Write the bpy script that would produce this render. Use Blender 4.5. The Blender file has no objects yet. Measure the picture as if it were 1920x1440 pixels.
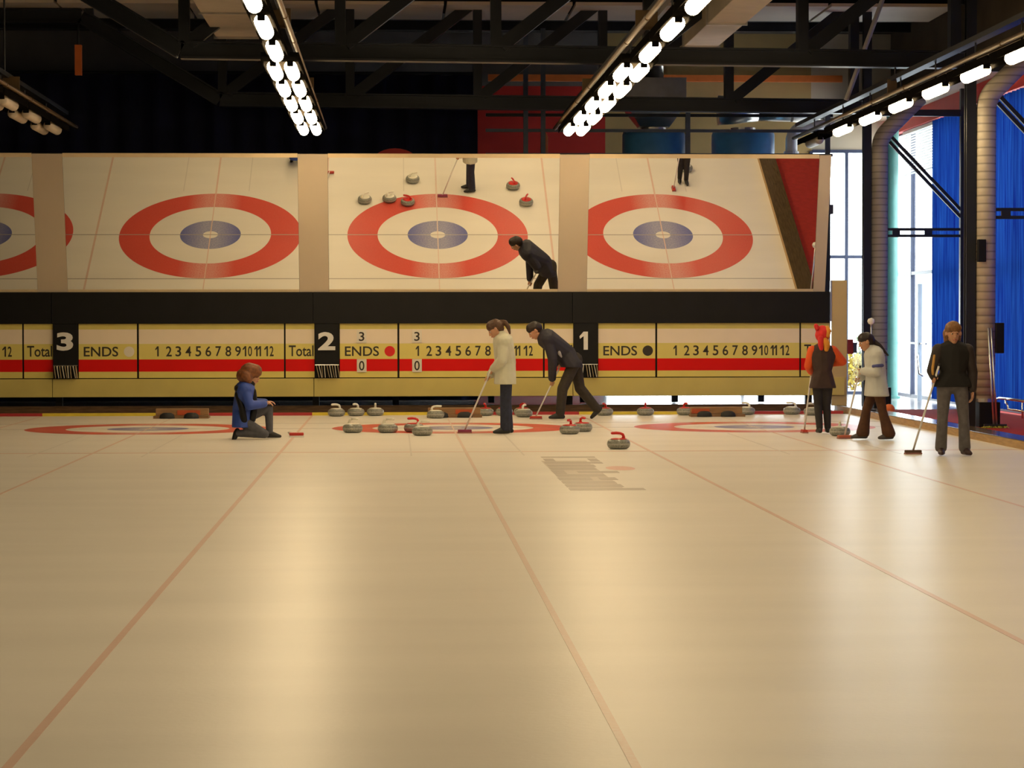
import bpy, bmesh, math, random
from mathutils import Vector, Matrix
random.seed(7)
PI = math.pi
scene = bpy.context.scene
COL = scene.collection

# ------------------------------------------------------------------ camera
F_PX, CAM_D, CAM_H, CAM_X = 4563.84, 36.823, 1.6328, -0.8762
YAW, PITCH, ROLL = 0.0481, 0.0263, 0.0013
S = 4.589                                   # spacing of the curling sheets
_c, _s = math.cos(YAW), math.sin(YAW)
_fw = Vector((_s*math.cos(PITCH), _c*math.cos(PITCH), -math.sin(PITCH)))
_r = Vector((_c, -_s, 0)); _u = _r.cross(_fw)
_r2 = math.cos(ROLL)*_r - math.sin(ROLL)*_u
_u2 = math.sin(ROLL)*_r + math.cos(ROLL)*_u
cam_data = bpy.data.cameras.new('camera')
cam_data.sensor_fit = 'HORIZONTAL'; cam_data.sensor_width = 36.0
cam_data.lens = F_PX*36.0/1920.0
cam_data.clip_start = 0.1; cam_data.clip_end = 300
cam = bpy.data.objects.new('camera', cam_data); COL.objects.link(cam)
M = Matrix.Identity(4)
for i in range(3):
    M[i][0] = _r2[i]; M[i][1] = _u2[i]; M[i][2] = -_fw[i]
M[0][3], M[1][3], M[2][3] = CAM_X, -CAM_D, CAM_H
cam.matrix_world = M
scene.camera = cam

# ------------------------------------------------------------------ world: bright overcast daylight outside the windows
SKY_STRENGTH = 8.5
LAMP_STRENGTH = 42.0
world = bpy.data.worlds.new('daylight'); scene.world = world
world.use_nodes = True
bg = world.node_tree.nodes['Background']
bg.inputs[0].default_value = (0.93, 0.95, 1.0, 1); bg.inputs[1].default_value = SKY_STRENGTH
scene.view_settings.view_transform = 'Standard'
scene.view_settings.look = 'None'
scene.view_settings.exposure = 0.0
scene.view_settings.gamma = 1.0
scene.view_settings.use_curve_mapping = False

# ------------------------------------------------------------------ materials
MATS = {}
def srgb(r, g, b):
    f = lambda v: (v/255/12.92) if v/255 <= 0.04045 else ((v/255+0.055)/1.055)**2.4
    return (f(r), f(g), f(b), 1.0)

def mat(name, col, rough=0.6, metal=0.0, var=0.12, scale=6.0, bump=0.0, spec=0.5, stretch=(1, 1, 1)):
    """Principled surface whose colour is varied by object-space noise."""
    if name in MATS: return MATS[name]
    m = bpy.data.materials.new(name); m.use_nodes = True
    nt = m.node_tree; b = nt.nodes['Principled BSDF']
    b.inputs['Roughness'].default_value = rough
    b.inputs['Metallic'].default_value = metal
    b.inputs['Specular IOR Level'].default_value = spec
    tc = nt.nodes.new('ShaderNodeTexCoord'); mp = nt.nodes.new('ShaderNodeMapping')
    mp.inputs['Scale'].default_value = stretch
    nz = nt.nodes.new('ShaderNodeTexNoise'); nz.inputs['Scale'].default_value = scale
    nz.inputs['Detail'].default_value = 4
    nt.links.new(tc.outputs['Object'], mp.inputs[0]); nt.links.new(mp.outputs[0], nz.inputs['Vector'])
    cr = nt.nodes.new('ShaderNodeValToRGB')
    cr.color_ramp.elements[0].position = 0.3; cr.color_ramp.elements[1].position = 0.7
    cr.color_ramp.elements[0].color = tuple(max(0, c*(1-var)) for c in col[:3]) + (1,)
    cr.color_ramp.elements[1].color = tuple(min(1, c*(1+var)) for c in col[:3]) + (1,)
    nt.links.new(nz.outputs['Fac'], cr.inputs[0]); nt.links.new(cr.outputs[0], b.inputs['Base Color'])
    if bump:
        bp = nt.nodes.new('ShaderNodeBump'); bp.inputs['Strength'].default_value = bump
        bp.inputs['Distance'].default_value = 0.02
        nt.links.new(nz.outputs['Fac'], bp.inputs['Height']); nt.links.new(bp.outputs[0], b.inputs['Normal'])
    MATS[name] = m
    return m

def emis(name, col, strength):
    m = bpy.data.materials.new(name); m.use_nodes = True
    nt = m.node_tree; b = nt.nodes['Principled BSDF']
    b.inputs['Base Color'].default_value = col; b.inputs['Roughness'].default_value = 0.4
    b.inputs['Emission Color'].default_value = col; b.inputs['Emission Strength'].default_value = strength
    MATS[name] = m
    return m

def ice_mat(name, col, wear=0.0, rough=0.33):
    """Pebbled ice (or paint lying under the ice film): satin gloss, fine pebble relief, streaky wear."""
    m = bpy.data.materials.new(name); m.use_nodes = True
    nt = m.node_tree; b = nt.nodes['Principled BSDF']
    tc = nt.nodes.new('ShaderNodeTexCoord')
    n1 = nt.nodes.new('ShaderNodeTexNoise'); n1.inputs['Scale'].default_value = 0.55; n1.inputs['Detail'].default_value = 5
    mp = nt.nodes.new('ShaderNodeMapping'); mp.inputs['Scale'].default_value = (0.5, 2.2, 1)
    nt.links.new(tc.outputs['Object'], mp.inputs[0]); nt.links.new(mp.outputs[0], n1.inputs['Vector'])
    cr = nt.nodes.new('ShaderNodeValToRGB')
    cr.color_ramp.elements[0].position = 0.25; cr.color_ramp.elements[1].position = 0.75
    cr.color_ramp.elements[0].color = tuple(c*0.93 for c in col[:3]) + (1,)
    cr.color_ramp.elements[1].color = tuple(min(1, c*1.04) for c in col[:3]) + (1,)
    nt.links.new(n1.outputs['Fac'], cr.inputs[0])
    last = cr.outputs[0]
    if wear:
        n2 = nt.nodes.new('ShaderNodeTexNoise'); n2.inputs['Scale'].default_value = 34; n2.inputs['Detail'].default_value = 6
        nt.links.new(tc.outputs['Object'], n2.inputs['Vector'])
        # paint worn pale along the line the stones travel (object x = 0)
        sx = nt.nodes.new('ShaderNodeSeparateXYZ'); nt.links.new(tc.outputs['Object'], sx.inputs[0])
        ab = nt.nodes.new('ShaderNodeMath'); ab.operation = 'ABSOLUTE'; nt.links.new(sx.outputs[0], ab.inputs[0])
        mr = nt.nodes.new('ShaderNodeMapRange'); mr.inputs[1].default_value = 0.15; mr.inputs[2].default_value = 0.55
        mr.inputs[3].default_value = 0.55; mr.inputs[4].default_value = 0.0
        nt.links.new(ab.outputs[0], mr.inputs[0])
        ml = nt.nodes.new('ShaderNodeMath'); ml.operation = 'MULTIPLY'
        nt.links.new(mr.outputs[0], ml.inputs[0]); nt.links.new(n2.outputs['Fac'], ml.inputs[1])
        ad = nt.nodes.new('ShaderNodeMath'); ad.operation = 'MULTIPLY_ADD'; ad.inputs[1].default_value = wear
        nt.links.new(n2.outputs['Fac'], ad.inputs[0]); nt.links.new(ml.outputs[0], ad.inputs[2])
        mx = nt.nodes.new('ShaderNodeMix'); mx.data_type = 'RGBA'
        nt.links.new(ad.outputs[0], mx.inputs['Factor']); nt.links.new(last, mx.inputs[6])
        mx.inputs[7].default_value = ICE_COL
        last = mx.outputs[2]
    nt.links.new(last, b.inputs['Base Color'])
    b.inputs['Roughness'].default_value = rough
    b.inputs['IOR'].default_value = 1.31; b.inputs['Specular IOR Level'].default_value = 0.30
    peb = nt.nodes.new('ShaderNodeTexNoise'); peb.inputs['Scale'].default_value = 26; peb.inputs['Detail'].default_value = 3
    nt.links.new(tc.outputs['Object'], peb.inputs['Vector'])
    bp = nt.nodes.new('ShaderNodeBump'); bp.inputs['Strength'].default_value = 0.10; bp.inputs['Distance'].default_value = 0.01
    nt.links.new(peb.outputs['Fac'], bp.inputs['Height']); nt.links.new(bp.outputs[0], b.inputs['Normal'])
    MATS[name] = m
    return m

ICE_COL = (0.78, 0.73, 0.66, 1)
ICE = ice_mat('ice', ICE_COL)
RING_RED = ice_mat('ring_red', (0.62, 0.055, 0.035, 1), wear=0.10)
RING_BLUE = ice_mat('ring_blue', (0.10, 0.115, 0.36, 1), wear=0.14)
LINE_RED = ice_mat('line_red', (0.70, 0.46, 0.37, 1), wear=0.3)
LINE_GREY = ice_mat('line_grey', (0.36, 0.32, 0.29, 1), wear=0.15)
GUIDE = ice_mat('guide_grey', (0.62, 0.57, 0.52, 1), wear=0.5)
LOGO_GREY = ice_mat('logo_grey', (0.36, 0.30, 0.25, 1), wear=0.35)
LOGO_PALE = ice_mat('logo_pale', (0.52, 0.45, 0.38, 1), wear=0.3)

CREAM = mat('cream_paint', srgb(212, 194, 112), 0.55, var=0.05, scale=2)
BLACK = mat('black_paint', (0.006, 0.0058, 0.0065, 1), 0.5, var=0.2, scale=3, spec=0.25)
BEIGE = mat('beige_board', srgb(196, 180, 156), 0.5, var=0.04, scale=1.2)
STEEL = mat('truss_paint', (0.011, 0.013, 0.018, 1), 0.4, var=0.25, scale=2)
NAVY = mat('navy_cloth', (0.006, 0.008, 0.035, 1), 0.9, var=0.3, scale=1.5)
REDW = mat('red_wall_paint', (0.52, 0.022, 0.014, 1), 0.6, var=0.15, scale=1)
OCHRE = mat('ochre_wall', (0.42, 0.27, 0.10, 1), 0.7, var=0.12, scale=1)
DARKW = mat('dark_brown_wall', (0.10, 0.075, 0.05, 1), 0.8, var=0.2, scale=1)
GREYW = mat('grey_panel', (0.16, 0.14, 0.13, 1), 0.7, var=0.15, scale=1)
ORANGE = mat('orange_paint', (0.75, 0.17, 0.03, 1), 0.5, var=0.08)
DUCT = mat('duct_wrap', (0.34, 0.29, 0.22, 1), 0.55, var=0.08, scale=3)
ROOF = mat('roof_deck', (0.07, 0.06, 0.05, 1), 0.8, var=0.15, scale=0.6)
PANEL = mat('roof_panel', (0.60, 0.50, 0.37, 1), 0.7, var=0.08, scale=1)
CARPET = mat('red_carpet', (0.33, 0.022, 0.014, 1), 0.9, var=0.12, scale=9, bump=0.1, spec=0.25)
WOOD = mat('brown_wood', (0.20, 0.105, 0.045, 1), 0.55, var=0.3, scale=5, stretch=(1, 9, 9))
KERBW = mat('kerb_wood', (0.40, 0.24, 0.085, 1), 0.45, var=0.18, scale=4, stretch=(9, 1, 9))
KERBTOP = mat('kerb_cap', (0.085, 0.055, 0.025, 1), 0.16, var=0.25, scale=4, stretch=(9, 1, 9))
ALU = mat('aluminium', (0.72, 0.72, 0.73, 1), 0.28, 1.0, var=0.05)
CHROME = mat('chrome', (0.85, 0.85, 0.86, 1), 0.08, 1.0, var=0.02)
GALV = mat('galvanised', (0.62, 0.60, 0.57, 1), 0.32, 1.0, var=0.12, scale=3)
WHITE = mat('white_plastic', (0.78, 0.76, 0.72, 1), 0.4, var=0.04)
GRANITE = mat('granite', (0.23, 0.23, 0.20, 1), 0.3, var=0.45, scale=60)
RUBBER = mat('black_rubber', (0.014, 0.014, 0.015, 1), 0.7, var=0.2)
HRED = mat('red_handle', (0.62, 0.022, 0.018, 1), 0.3, var=0.06)
HWHITE = mat('white_handle', (0.80, 0.77, 0.66, 1), 0.3, var=0.05)
YELLOWP = mat('yellow_paint', (0.72, 0.56, 0.05, 1), 0.5, var=0.08)
REDP = mat('red_paint', (0.42, 0.03, 0.035, 1), 0.5, var=0.08)
SCORE_RED = mat('score_red', (0.74, 0.008, 0.006, 1), 0.4, var=0.04)
INK = mat('black_ink', (0.03, 0.022, 0.014, 1), 0.5, var=0.1)
CARDW = mat('white_card', (0.78, 0.72, 0.60, 1), 0.5, var=0.04)
TEAL = mat('teal_paint', (0.09, 0.26, 0.24, 1), 0.35, var=0.08)
TANKB = mat('blue_tank_paint', (0.08, 0.29, 0.55, 1), 0.35, var=0.08)
FRAMEB = mat('dark_blue_frame', (0.03, 0.04, 0.09, 1), 0.4, var=0.1)
TILE = mat('grey_floor_tile', (0.34, 0.32, 0.31, 1), 0.18, var=0.1, scale=1)
DARKF = mat('dark_floor', (0.03, 0.024, 0.018, 1), 0.8, var=0.2)
LAMPCOL = (1.0, 0.775, 0.45, 1)
LAMP = emis('lamp_lit', LAMPCOL, LAMP_STRENGTH)
LAMP_TWIN = emis('lamp_lit_twin', LAMPCOL, LAMP_STRENGTH*0.80)    # the paired tubes are weaker ones
LAMPOFF = mat('lamp_unlit', (0.62, 0.52, 0.38, 1), 0.35, var=0.06)
HOUSING = mat('lamp_housing', (0.009, 0.008, 0.007, 1), 0.95, var=0.1, spec=0.0)
BRASS = mat('brass_rail', (0.16, 0.10, 0.045, 1), 0.4, 0.3, var=0.12, scale=3)

def mirror_mat():
    m = bpy.data.materials.new('mirror_glass'); m.use_nodes = True
    b = m.node_tree.nodes['Principled BSDF']
    b.inputs['Base Color'].default_value = (0.93, 0.92, 0.86, 1)
    b.inputs['Metallic'].default_value = 1.0; b.inputs['Roughness'].default_value = 0.0
    MATS['mirror'] = m; return m
MIRROR = mirror_mat()

def pane_mat():
    m = bpy.data.materials.new('window_glass'); m.use_nodes = True
    nt = m.node_tree; nt.nodes.remove(nt.nodes['Principled BSDF'])
    tr = nt.nodes.new('ShaderNodeBsdfTransparent'); tr.inputs[0].default_value = (0.93, 0.97, 0.96, 1)
    gl = nt.nodes.new('ShaderNodeBsdfGlossy'); gl.inputs['Roughness'].default_value = 0.02
    mx = nt.nodes.new('ShaderNodeMixShader'); lw = nt.nodes.new('ShaderNodeLayerWeight'); lw.inputs[0].default_value = 0.5
    pw = nt.nodes.new('ShaderNodeMath'); pw.operation = 'POWER'; pw.inputs[1].default_value = 5
    fr = nt.nodes.new('ShaderNodeMath'); fr.operation = 'MULTIPLY_ADD'; fr.inputs[1].default_value = 0.25; fr.inputs[2].default_value = 0.03
    nt.links.new(lw.outputs['Facing'], pw.inputs[0]); nt.links.new(pw.outputs[0], fr.inputs[0])
    nt.links.new(fr.outputs[0], mx.inputs[0]); nt.links.new(tr.outputs[0], mx.inputs[1]); nt.links.new(gl.outputs[0], mx.inputs[2])
    nt.links.new(mx.outputs[0], nt.nodes['Material Output'].inputs[0])
    return m
PANE = pane_mat()

def curtain_mat():
    m = bpy.data.materials.new('blue_curtain_cloth'); m.use_nodes = True
    nt = m.node_tree; nt.nodes.remove(nt.nodes['Principled BSDF'])
    tc = nt.nodes.new('ShaderNodeTexCoord'); nz = nt.nodes.new('ShaderNodeTexNoise')
    mp = nt.nodes.new('ShaderNodeMapping'); mp.inputs['Scale'].default_value = (1, 7, 0.15)
    nt.links.new(tc.outputs['Object'], mp.inputs[0]); nt.links.new(mp.outputs[0], nz.inputs['Vector'])
    cr = nt.nodes.new('ShaderNodeValToRGB')
    cr.color_ramp.elements[0].position = 0.3; cr.color_ramp.elements[1].position = 0.72
    cr.color_ramp.elements[0].color = (0.004, 0.012, 0.14, 1); cr.color_ramp.elements[1].color = (0.012, 0.060, 0.27, 1)
    nt.links.new(nz.outputs['Fac'], cr.inputs[0])
    d = nt.nodes.new('ShaderNodeBsdfDiffuse'); t = nt.nodes.new('ShaderNodeBsdfTranslucent')
    nt.links.new(cr.outputs[0], d.inputs[0]); nt.links.new(cr.outputs[0], t.inputs[0])
    mx = nt.nodes.new('ShaderNodeMixShader'); mx.inputs[0].default_value = 0.35
    nt.links.new(d.outputs[0], mx.inputs[1]); nt.links.new(t.outputs[0], mx.inputs[2])
    nt.links.new(mx.outputs[0], nt.nodes['Material Output'].inputs[0])
    return m
CURTAIN = curtain_mat()

def duct_rings_mat():
    """Pale pipe insulation with a faint ring seam every 12 cm."""
    m = bpy.data.materials.new('ringed_duct'); m.use_nodes = True
    nt = m.node_tree; b = nt.nodes['Principled BSDF']; b.inputs['Roughness'].default_value = 0.5
    tc = nt.nodes.new('ShaderNodeTexCoord'); wv = nt.nodes.new('ShaderNodeTexWave')
    wv.bands_direction = 'Z'; wv.inputs['Scale'].default_value = 2.6; wv.inputs['Distortion'].default_value = 0.4
    nt.links.new(tc.outputs['Object'], wv.inputs['Vector'])
    cr = nt.nodes.new('ShaderNodeValToRGB')
    cr.color_ramp.elements[0].position = 0.0; cr.color_ramp.elements[0].color = (0.30, 0.26, 0.20, 1)
    cr.color_ramp.elements[1].position = 0.18; cr.color_ramp.elements[1].color = (0.54, 0.47, 0.36, 1)
    nt.links.new(wv.outputs['Fac'], cr.inputs[0]); nt.links.new(cr.outputs[0], b.inputs['Base Color'])
    bp = nt.nodes.new('ShaderNodeBump'); bp.inputs['Strength'].default_value = 0.4; bp.inputs['Distance'].default_value = 0.01
    nt.links.new(wv.outputs['Fac'], bp.inputs['Height']); nt.links.new(bp.outputs[0], b.inputs['Normal'])
    return m
RINGDUCT = duct_rings_mat()

def stripe_mat():
    """Scoreboard paint: horizontal colour bands by height (object z = world z)."""
    m = bpy.data.materials.new('scoreboard_bands'); m.use_nodes = True
    nt = m.node_tree; b = nt.nodes['Principled BSDF']; b.inputs['Roughness'].default_value = 0.55; b.inputs['Specular IOR Level'].default_value = 0.2
    tc = nt.nodes.new('ShaderNodeTexCoord'); sx = nt.nodes.new('ShaderNodeSeparateXYZ')
    nt.links.new(tc.outputs['Object'], sx.inputs[0])
    mr = nt.nodes.new('ShaderNodeMapRange'); mr.inputs[1].default_value = 0.60; mr.inputs[2].default_value = 1.60
    nt.links.new(sx.outputs[2], mr.inputs[0])
    cr = nt.nodes.new('ShaderNodeValToRGB'); cr.color_ramp.interpolation = 'CONSTANT'
    cream = srgb(226, 210, 120); white = srgb(238, 222, 198); red = (0.74, 0.005, 0.004, 1)
    e = cr.color_ramp.elements
    e[0].position = 0; e[0].color = cream
    e[1].position = (0.732-0.6); e[1].color = red
    for p, c in ((0.947-0.6, cream), (1.219-0.6, white), (1.472-0.6, cream)):
        n = e.new(p); n.color = c
    nt.links.new(mr.outputs[0], cr.inputs[0])
    nz = nt.nodes.new('ShaderNodeTexNoise'); nz.inputs['Scale'].default_value = 3
    nt.links.new(tc.outputs['Object'], nz.inputs['Vector'])
    hs = nt.nodes.new('ShaderNodeHueSaturation')
    m2 = nt.nodes.new('ShaderNodeMapRange'); m2.inputs[3].default_value = 0.94; m2.inputs[4].default_value = 1.05
    nt.links.new(nz.outputs['Fac'], m2.inputs[0]); nt.links.new(m2.outputs[0], hs.inputs['Value'])
    nt.links.new(cr.outputs[0], hs.inputs['Color']); nt.links.new(hs.outputs[0], b.inputs['Base Color'])
    return m
STRIPES = stripe_mat()

# ------------------------------------------------------------------ mesh helpers
def obj(name, bm, material, parent=None, smooth=False, loc=None):
    me = bpy.data.meshes.new(name)
    if isinstance(bm, bmesh.types.BMesh):
        bmesh.ops.recalc_face_normals(bm, faces=bm.faces)
        bm.to_mesh(me); bm.free()
    else:
        me = bm
    if smooth:
        for p in me.polygons: p.use_smooth = True
    me.materials.clear(); me.materials.append(material)
    o = bpy.data.objects.new(name, me); COL.objects.link(o)
    if loc: o.location = loc
    if parent: o.parent = parent
    return o

def empty(name, loc=(0, 0, 0), rz=0):
    o = bpy.data.objects.new(name, None); COL.objects.link(o)
    o.location = loc; o.rotation_euler = (0, 0, rz); o.empty_display_size = 0.1
    return o

def tag(o, label, cat, group=None):
    o['label'] = label; o['category'] = cat
    if group: o['group'] = group
    return o

def struct(o):
    o['kind'] = 'structure'; return o

def box(x0, x1, y0, y1, z0, z1, bm=None, bevel=0.0):
    own = bmesh.new()
    r = bmesh.ops.create_cube(own, size=1)
    bmesh.ops.scale(own, vec=(x1-x0, y1-y0, z1-z0), verts=own.verts)
    bmesh.ops.translate(own, vec=((x0+x1)/2, (y0+y1)/2, (z0+z1)/2), verts=own.verts)
    if bevel:
        bmesh.ops.bevel(own, geom=list(own.edges), offset=bevel, segments=2, affect='EDGES', profile=0.5)
    if bm is None: return own
    merge(bm, own); return bm

def merge(bm, other):
    me = bpy.data.meshes.new('tmp'); other.to_mesh(me); other.free(); bm.from_mesh(me); bpy.data.meshes.remove(me)

def tube(pts, r, seg=12, bm=None, radii=None, cap=True):
    """Round tube along a polyline."""
    if bm is None: bm = bmesh.new()
    pts = [Vector(p) for p in pts]; rings = []
    up = None
    for i, p in enumerate(pts):
        if i == 0: d = pts[1]-pts[0]
        elif i == len(pts)-1: d = pts[-1]-pts[-2]
        else: d = (pts[i+1]-p).normalized() + (p-pts[i-1]).normalized()
        d.normalize()
        if up is None:
            up = Vector((0, 0, 1)) if abs(d.z) < 0.9 else Vector((1, 0, 0))
        a = d.cross(up).normalized(); b = a.cross(d).normalized(); up = b
        rr = radii[i] if radii else r
        rings.append([bm.verts.new(p + rr*(math.cos(2*PI*k/seg)*a + math.sin(2*PI*k/seg)*b)) for k in range(seg)])
    for i in range(len(rings)-1):
        for k in range(seg):
            bm.faces.new((rings[i][k], rings[i][(k+1) % seg], rings[i+1][(k+1) % seg], rings[i+1][k]))
    if cap:
        bm.faces.new(rings[0][::-1]); bm.faces.new(rings[-1])
    return bm

def lathe(profile, seg=24, bm=None, center=(0, 0, 0)):
    if bm is None: bm = bmesh.new()
    rings = []
    for r, z in profile:
        if r < 1e-6: rings.append([bm.verts.new((center[0], center[1], center[2]+z))])
        else: rings.append([bm.verts.new((center[0]+r*math.cos(2*PI*k/seg), center[1]+r*math.sin(2*PI*k/seg), center[2]+z)) for k in range(seg)])
    for a, b in zip(rings, rings[1:]):
        for k in range(seg):
            k2 = (k+1) % seg
            if len(a) == 1: bm.faces.new((a[0], b[k2], b[k]))
            elif len(b) == 1: bm.faces.new((a[k], a[k2], b[0]))
            else: bm.faces.new((a[k], a[k2], b[k2], b[k]))
    return bm

def beam(p0, p1, w, h, bm=None, up=(0, 0, 1)):
    """Rectangular bar from p0 to p1, w wide (sideways) and h deep."""
    if bm is None: bm = bmesh.new()
    p0, p1 = Vector(p0), Vector(p1); d = (p1-p0).normalized(); upv = Vector(up)
    if abs(d.dot(upv)) > 0.95: upv = Vector((0, 1, 0))
    a = d.cross(upv).normalized(); b = a.cross(d).normalized()
    vs = []
    for p in (p0, p1):
        for sa, sb in ((-1, -1), (1, -1), (1, 1), (-1, 1)):
            vs.append(bm.verts.new(p + a*sa*w/2 + b*sb*h/2))
    for f in ((0, 1, 2, 3), (7, 6, 5, 4), (0, 4, 5, 1), (1, 5, 6, 2), (2, 6, 7, 3), (3, 7, 4, 0)):
        bm.faces.new([vs[i] for i in f])
    return bm

def ibeam(p0, p1, w, h, t=0.02, up=(0, 0, 1)):
    """I-section steel member."""
    bm = bmesh.new()
    p0, p1 = Vector(p0), Vector(p1); d = (p1-p0).normalized(); upv = Vector(up)
    if abs(d.dot(upv)) > 0.95: upv = Vector((0, 1, 0))
    a = d.cross(upv).normalized(); b = a.cross(d).normalized()
    beam(p0+b*(h/2-t/2), p1+b*(h/2-t/2), w, t, bm, up); beam(p0-b*(h/2-t/2), p1-b*(h/2-t/2), w, t, bm, up)
    beam(p0, p1, t, h-2*t, bm, up)
    return bm

def disc(r0, r1, z, seg=96, center=(0, 0)):
    bm = bmesh.new()
    if r0 <= 0:
        bm.faces.new([bm.verts.new((center[0]+r1*math.cos(2*PI*k/seg), center[1]+r1*math.sin(2*PI*k/seg), z)) for k in range(seg)])
    else:
        a = [bm.verts.new((center[0]+r0*math.cos(2*PI*k/seg), center[1]+r0*math.sin(2*PI*k/seg), z)) for k in range(seg)]
        b = [bm.verts.new((center[0]+r1*math.cos(2*PI*k/seg), center[1]+r1*math.sin(2*PI*k/seg), z)) for k in range(seg)]
        for k in range(seg):
            bm.faces.new((a[k], a[(k+1) % seg], b[(k+1) % seg], b[k]))
    return bm

def text_mesh(body, x0, x1, z0, z1, y, extrude=0.002, bold=0.0, shear=0.0):
    """Lettering standing in the XZ plane facing -Y, fitted to the given rectangle."""
    cu = bpy.data.curves.new('lettering', 'FONT'); cu.body = body; cu.size = 1.0
    cu.extrude = 0.01; cu.offset = bold; cu.shear = shear; cu.resolution_u = 4
    t = bpy.data.objects.new('tmp_text', cu); COL.objects.link(t)
    dg = bpy.context.evaluated_depsgraph_get()
    me = bpy.data.meshes.new_from_object(t.evaluated_get(dg))
    bpy.data.objects.remove(t); bpy.data.curves.remove(cu)
    xs = [v.co.x for v in me.vertices]; ys = [v.co.y for v in me.vertices]
    ax, bx, ay, by = min(xs), max(xs), min(ys), max(ys)
    for v in me.vertices:
        vx, vy, vz = v.co
        v.co = (x0+(vx-ax)/(bx-ax)*(x1-x0), y-extrude*(1 if vz > 0 else 0), z0+(vy-ay)/(by-ay)*(z1-z0))
    return me

def numeral_mesh(txt, x0, x1, z0, z1, y, extrude=0.002, bold=0.012, stroke=0.026):
    """Painted numeral; the figure 1 is drawn with a flag and a straight stem."""
    n = len(txt); bm = bmesh.new(); cw = (x1-x0)/n
    for i, ch in enumerate(txt):
        a, b = x0+cw*i, x0+cw*(i+1)-(0.008 if n > 1 else 0)
        if ch != '1':
            me = text_mesh(ch, a, b, z0, z1, y, extrude, bold); bm.from_mesh(me); bpy.data.meshes.remove(me); continue
        h = z1-z0; m_ = a+(b-a)*0.72 if n == 1 else (a+b)/2+stroke*0.5
        fw = min(b-a, 0.36*h)*0.62
        prof = [(m_, z0), (m_, z1), (m_-stroke, z1), (m_-stroke-fw, z1-0.26*h), (m_-stroke-fw*0.9, z1-0.40*h), (m_-stroke, z1-0.24*h), (m_-stroke, z0)]
        f = [bm.verts.new((px, y, pz)) for px, pz in prof]; k_ = [bm.verts.new((px, y-extrude, pz)) for px, pz in prof]
        bm.faces.new(f); bm.faces.new(k_[::-1])
        for j in range(len(prof)): bm.faces.new((f[j], k_[j], k_[(j+1) % len(prof)], f[(j+1) % len(prof)]))
    return bm

def copy_tree(o, parent=None):
    c = o.copy(); COL.objects.link(c); c.parent = parent
    for ch in list(o.children): copy_tree(ch, c)
    return c

# ================================================================== THE HALL
WX, BWY = 9.95, 16.0                          # glazed side wall, back wall
ICE_X0, ICE_X1, ICE_Y0, ICE_Y1 = -16.1, 6.98, -40.0, 5.0
floor = struct(obj('floor', box(ICE_X0, ICE_X1, ICE_Y0, ICE_Y1, -0.12, 0.0), ICE))
# painted houses and lines in the ice
R12, R8, R4, RB = 1.829, 1.219, 0.61, 0.15
for k in (-2, -1, 0, 1):
    cx = k*S
    obj('house_ring', disc(R8, R12, 0.001), RING_RED, floor, loc=(cx, 0, 0))
    obj('house_ring', disc(RB, R4, 0.001), RING_BLUE, floor, loc=(cx, 0, 0))
    obj('center_line', box(cx-0.018, cx+0.018, -32, -1.84, 0.0002, 0.0016), LINE_RED, floor)
    obj('center_line', box(cx-0.010, cx+0.010, -1.84, 3.66, 0.0002, 0.0016), LINE_RED, floor)
    for s in (-1, 1):
        obj('guide_line', box(cx+s*0.68-0.010, cx+s*0.68+0.010, -7.5, -1.95, 0.0002, 0.0014), GUIDE, floor)
for k in (-2.5, -1.5, -0.5, 0.5):
    obj('sheet_line', box(k*S-0.020, k*S+0.020, -36, 4.9, 0.0002, 0.0016), LINE_RED, floor)
obj('tee_line', box(ICE_X0, ICE_X1, -0.014, 0.014, 0.0002, 0.0018), LINE_GREY, floor)
obj('back_line', box(ICE_X0, ICE_X1, 1.829, 1.855, 0.0002, 0.0018), LINE_GREY, floor)
obj('hog_line', box(ICE_X0, ICE_X1, -6.75, -6.62, 0.0002, 0.0012), LINE_RED, floor)
# dark sponsor mark lying in the ice (strokes running across the sheet), with its small red spot
marks = [(-7.95, 0.86, 1.50, 0.20), (-8.55, 0.86, 0.98, 0.55), (-8.55, 1.38, 1.49, 0.55), (-9.10, 0.83, 1.49, 0.30), (-9.65, 0.83, 1.36, 0.40), (-10.20, 0.82, 1.32, 0.42),
         (-10.80, 0.81, 0.95, 0.60), (-10.80, 1.08, 1.52, 0.30), (-11.35, 0.81, 1.33, 0.38), (-11.9, 0.80, 1.14, 0.45),
         (-11.9, 1.22, 1.40, 0.40), (-12.45, 0.80, 1.34, 0.36), (-12.95, 0.80, 1.36, 0.40), (-13.45, 0.80, 1.53, 0.28)]
obj('ice_mark', box(0.815, 1.335, -13.6, -8.7, 0.0002, 0.0008), LOGO_PALE, floor)
for (y, x0, x1, d) in marks:
    obj('ice_mark', box(x0, x1, y-d/2, y+d/2, 0.0002, 0.0014), LOGO_GREY, floor)
bm = disc(0, 0.16, 0.0014, 32); bmesh.ops.scale(bm, vec=(1, 2.4, 1), verts=bm.verts)
obj('ice_mark', bm, ice_mat('mark_red', (0.66, 0.20, 0.15, 1), wear=0.3), floor, loc=(1.60, -10.16, 0))

# floor around the ice: dark apron behind it, walkway at the right, tiles by the far windows
struct(obj('floor_apron', box(ICE_X0, 6.98, 5.06, 7.0, -0.12, -0.005), DARKF))
struct(obj('floor_rear', box(ICE_X0, WX, 7.0, BWY, -0.12, 0.0), TILE))
struct(obj('floor_walkway', box(7.34, WX, -44, 7.0, -0.12, 0.0), CARPET))
struct(obj('floor_front', box(ICE_X0, 6.98, -44, -40.0, -0.12, 0.0), DARKF))
struct(obj('trim_1', box(6.98, 7.34, -44, 6.4, -0.12, 0.10), KERBW))
struct(obj('trim_2', box(6.985, 7.34, -44, 6.4, 0.10, 0.112, bevel=0.004), KERBTOP))     # polished dark cap board of the kerb
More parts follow.
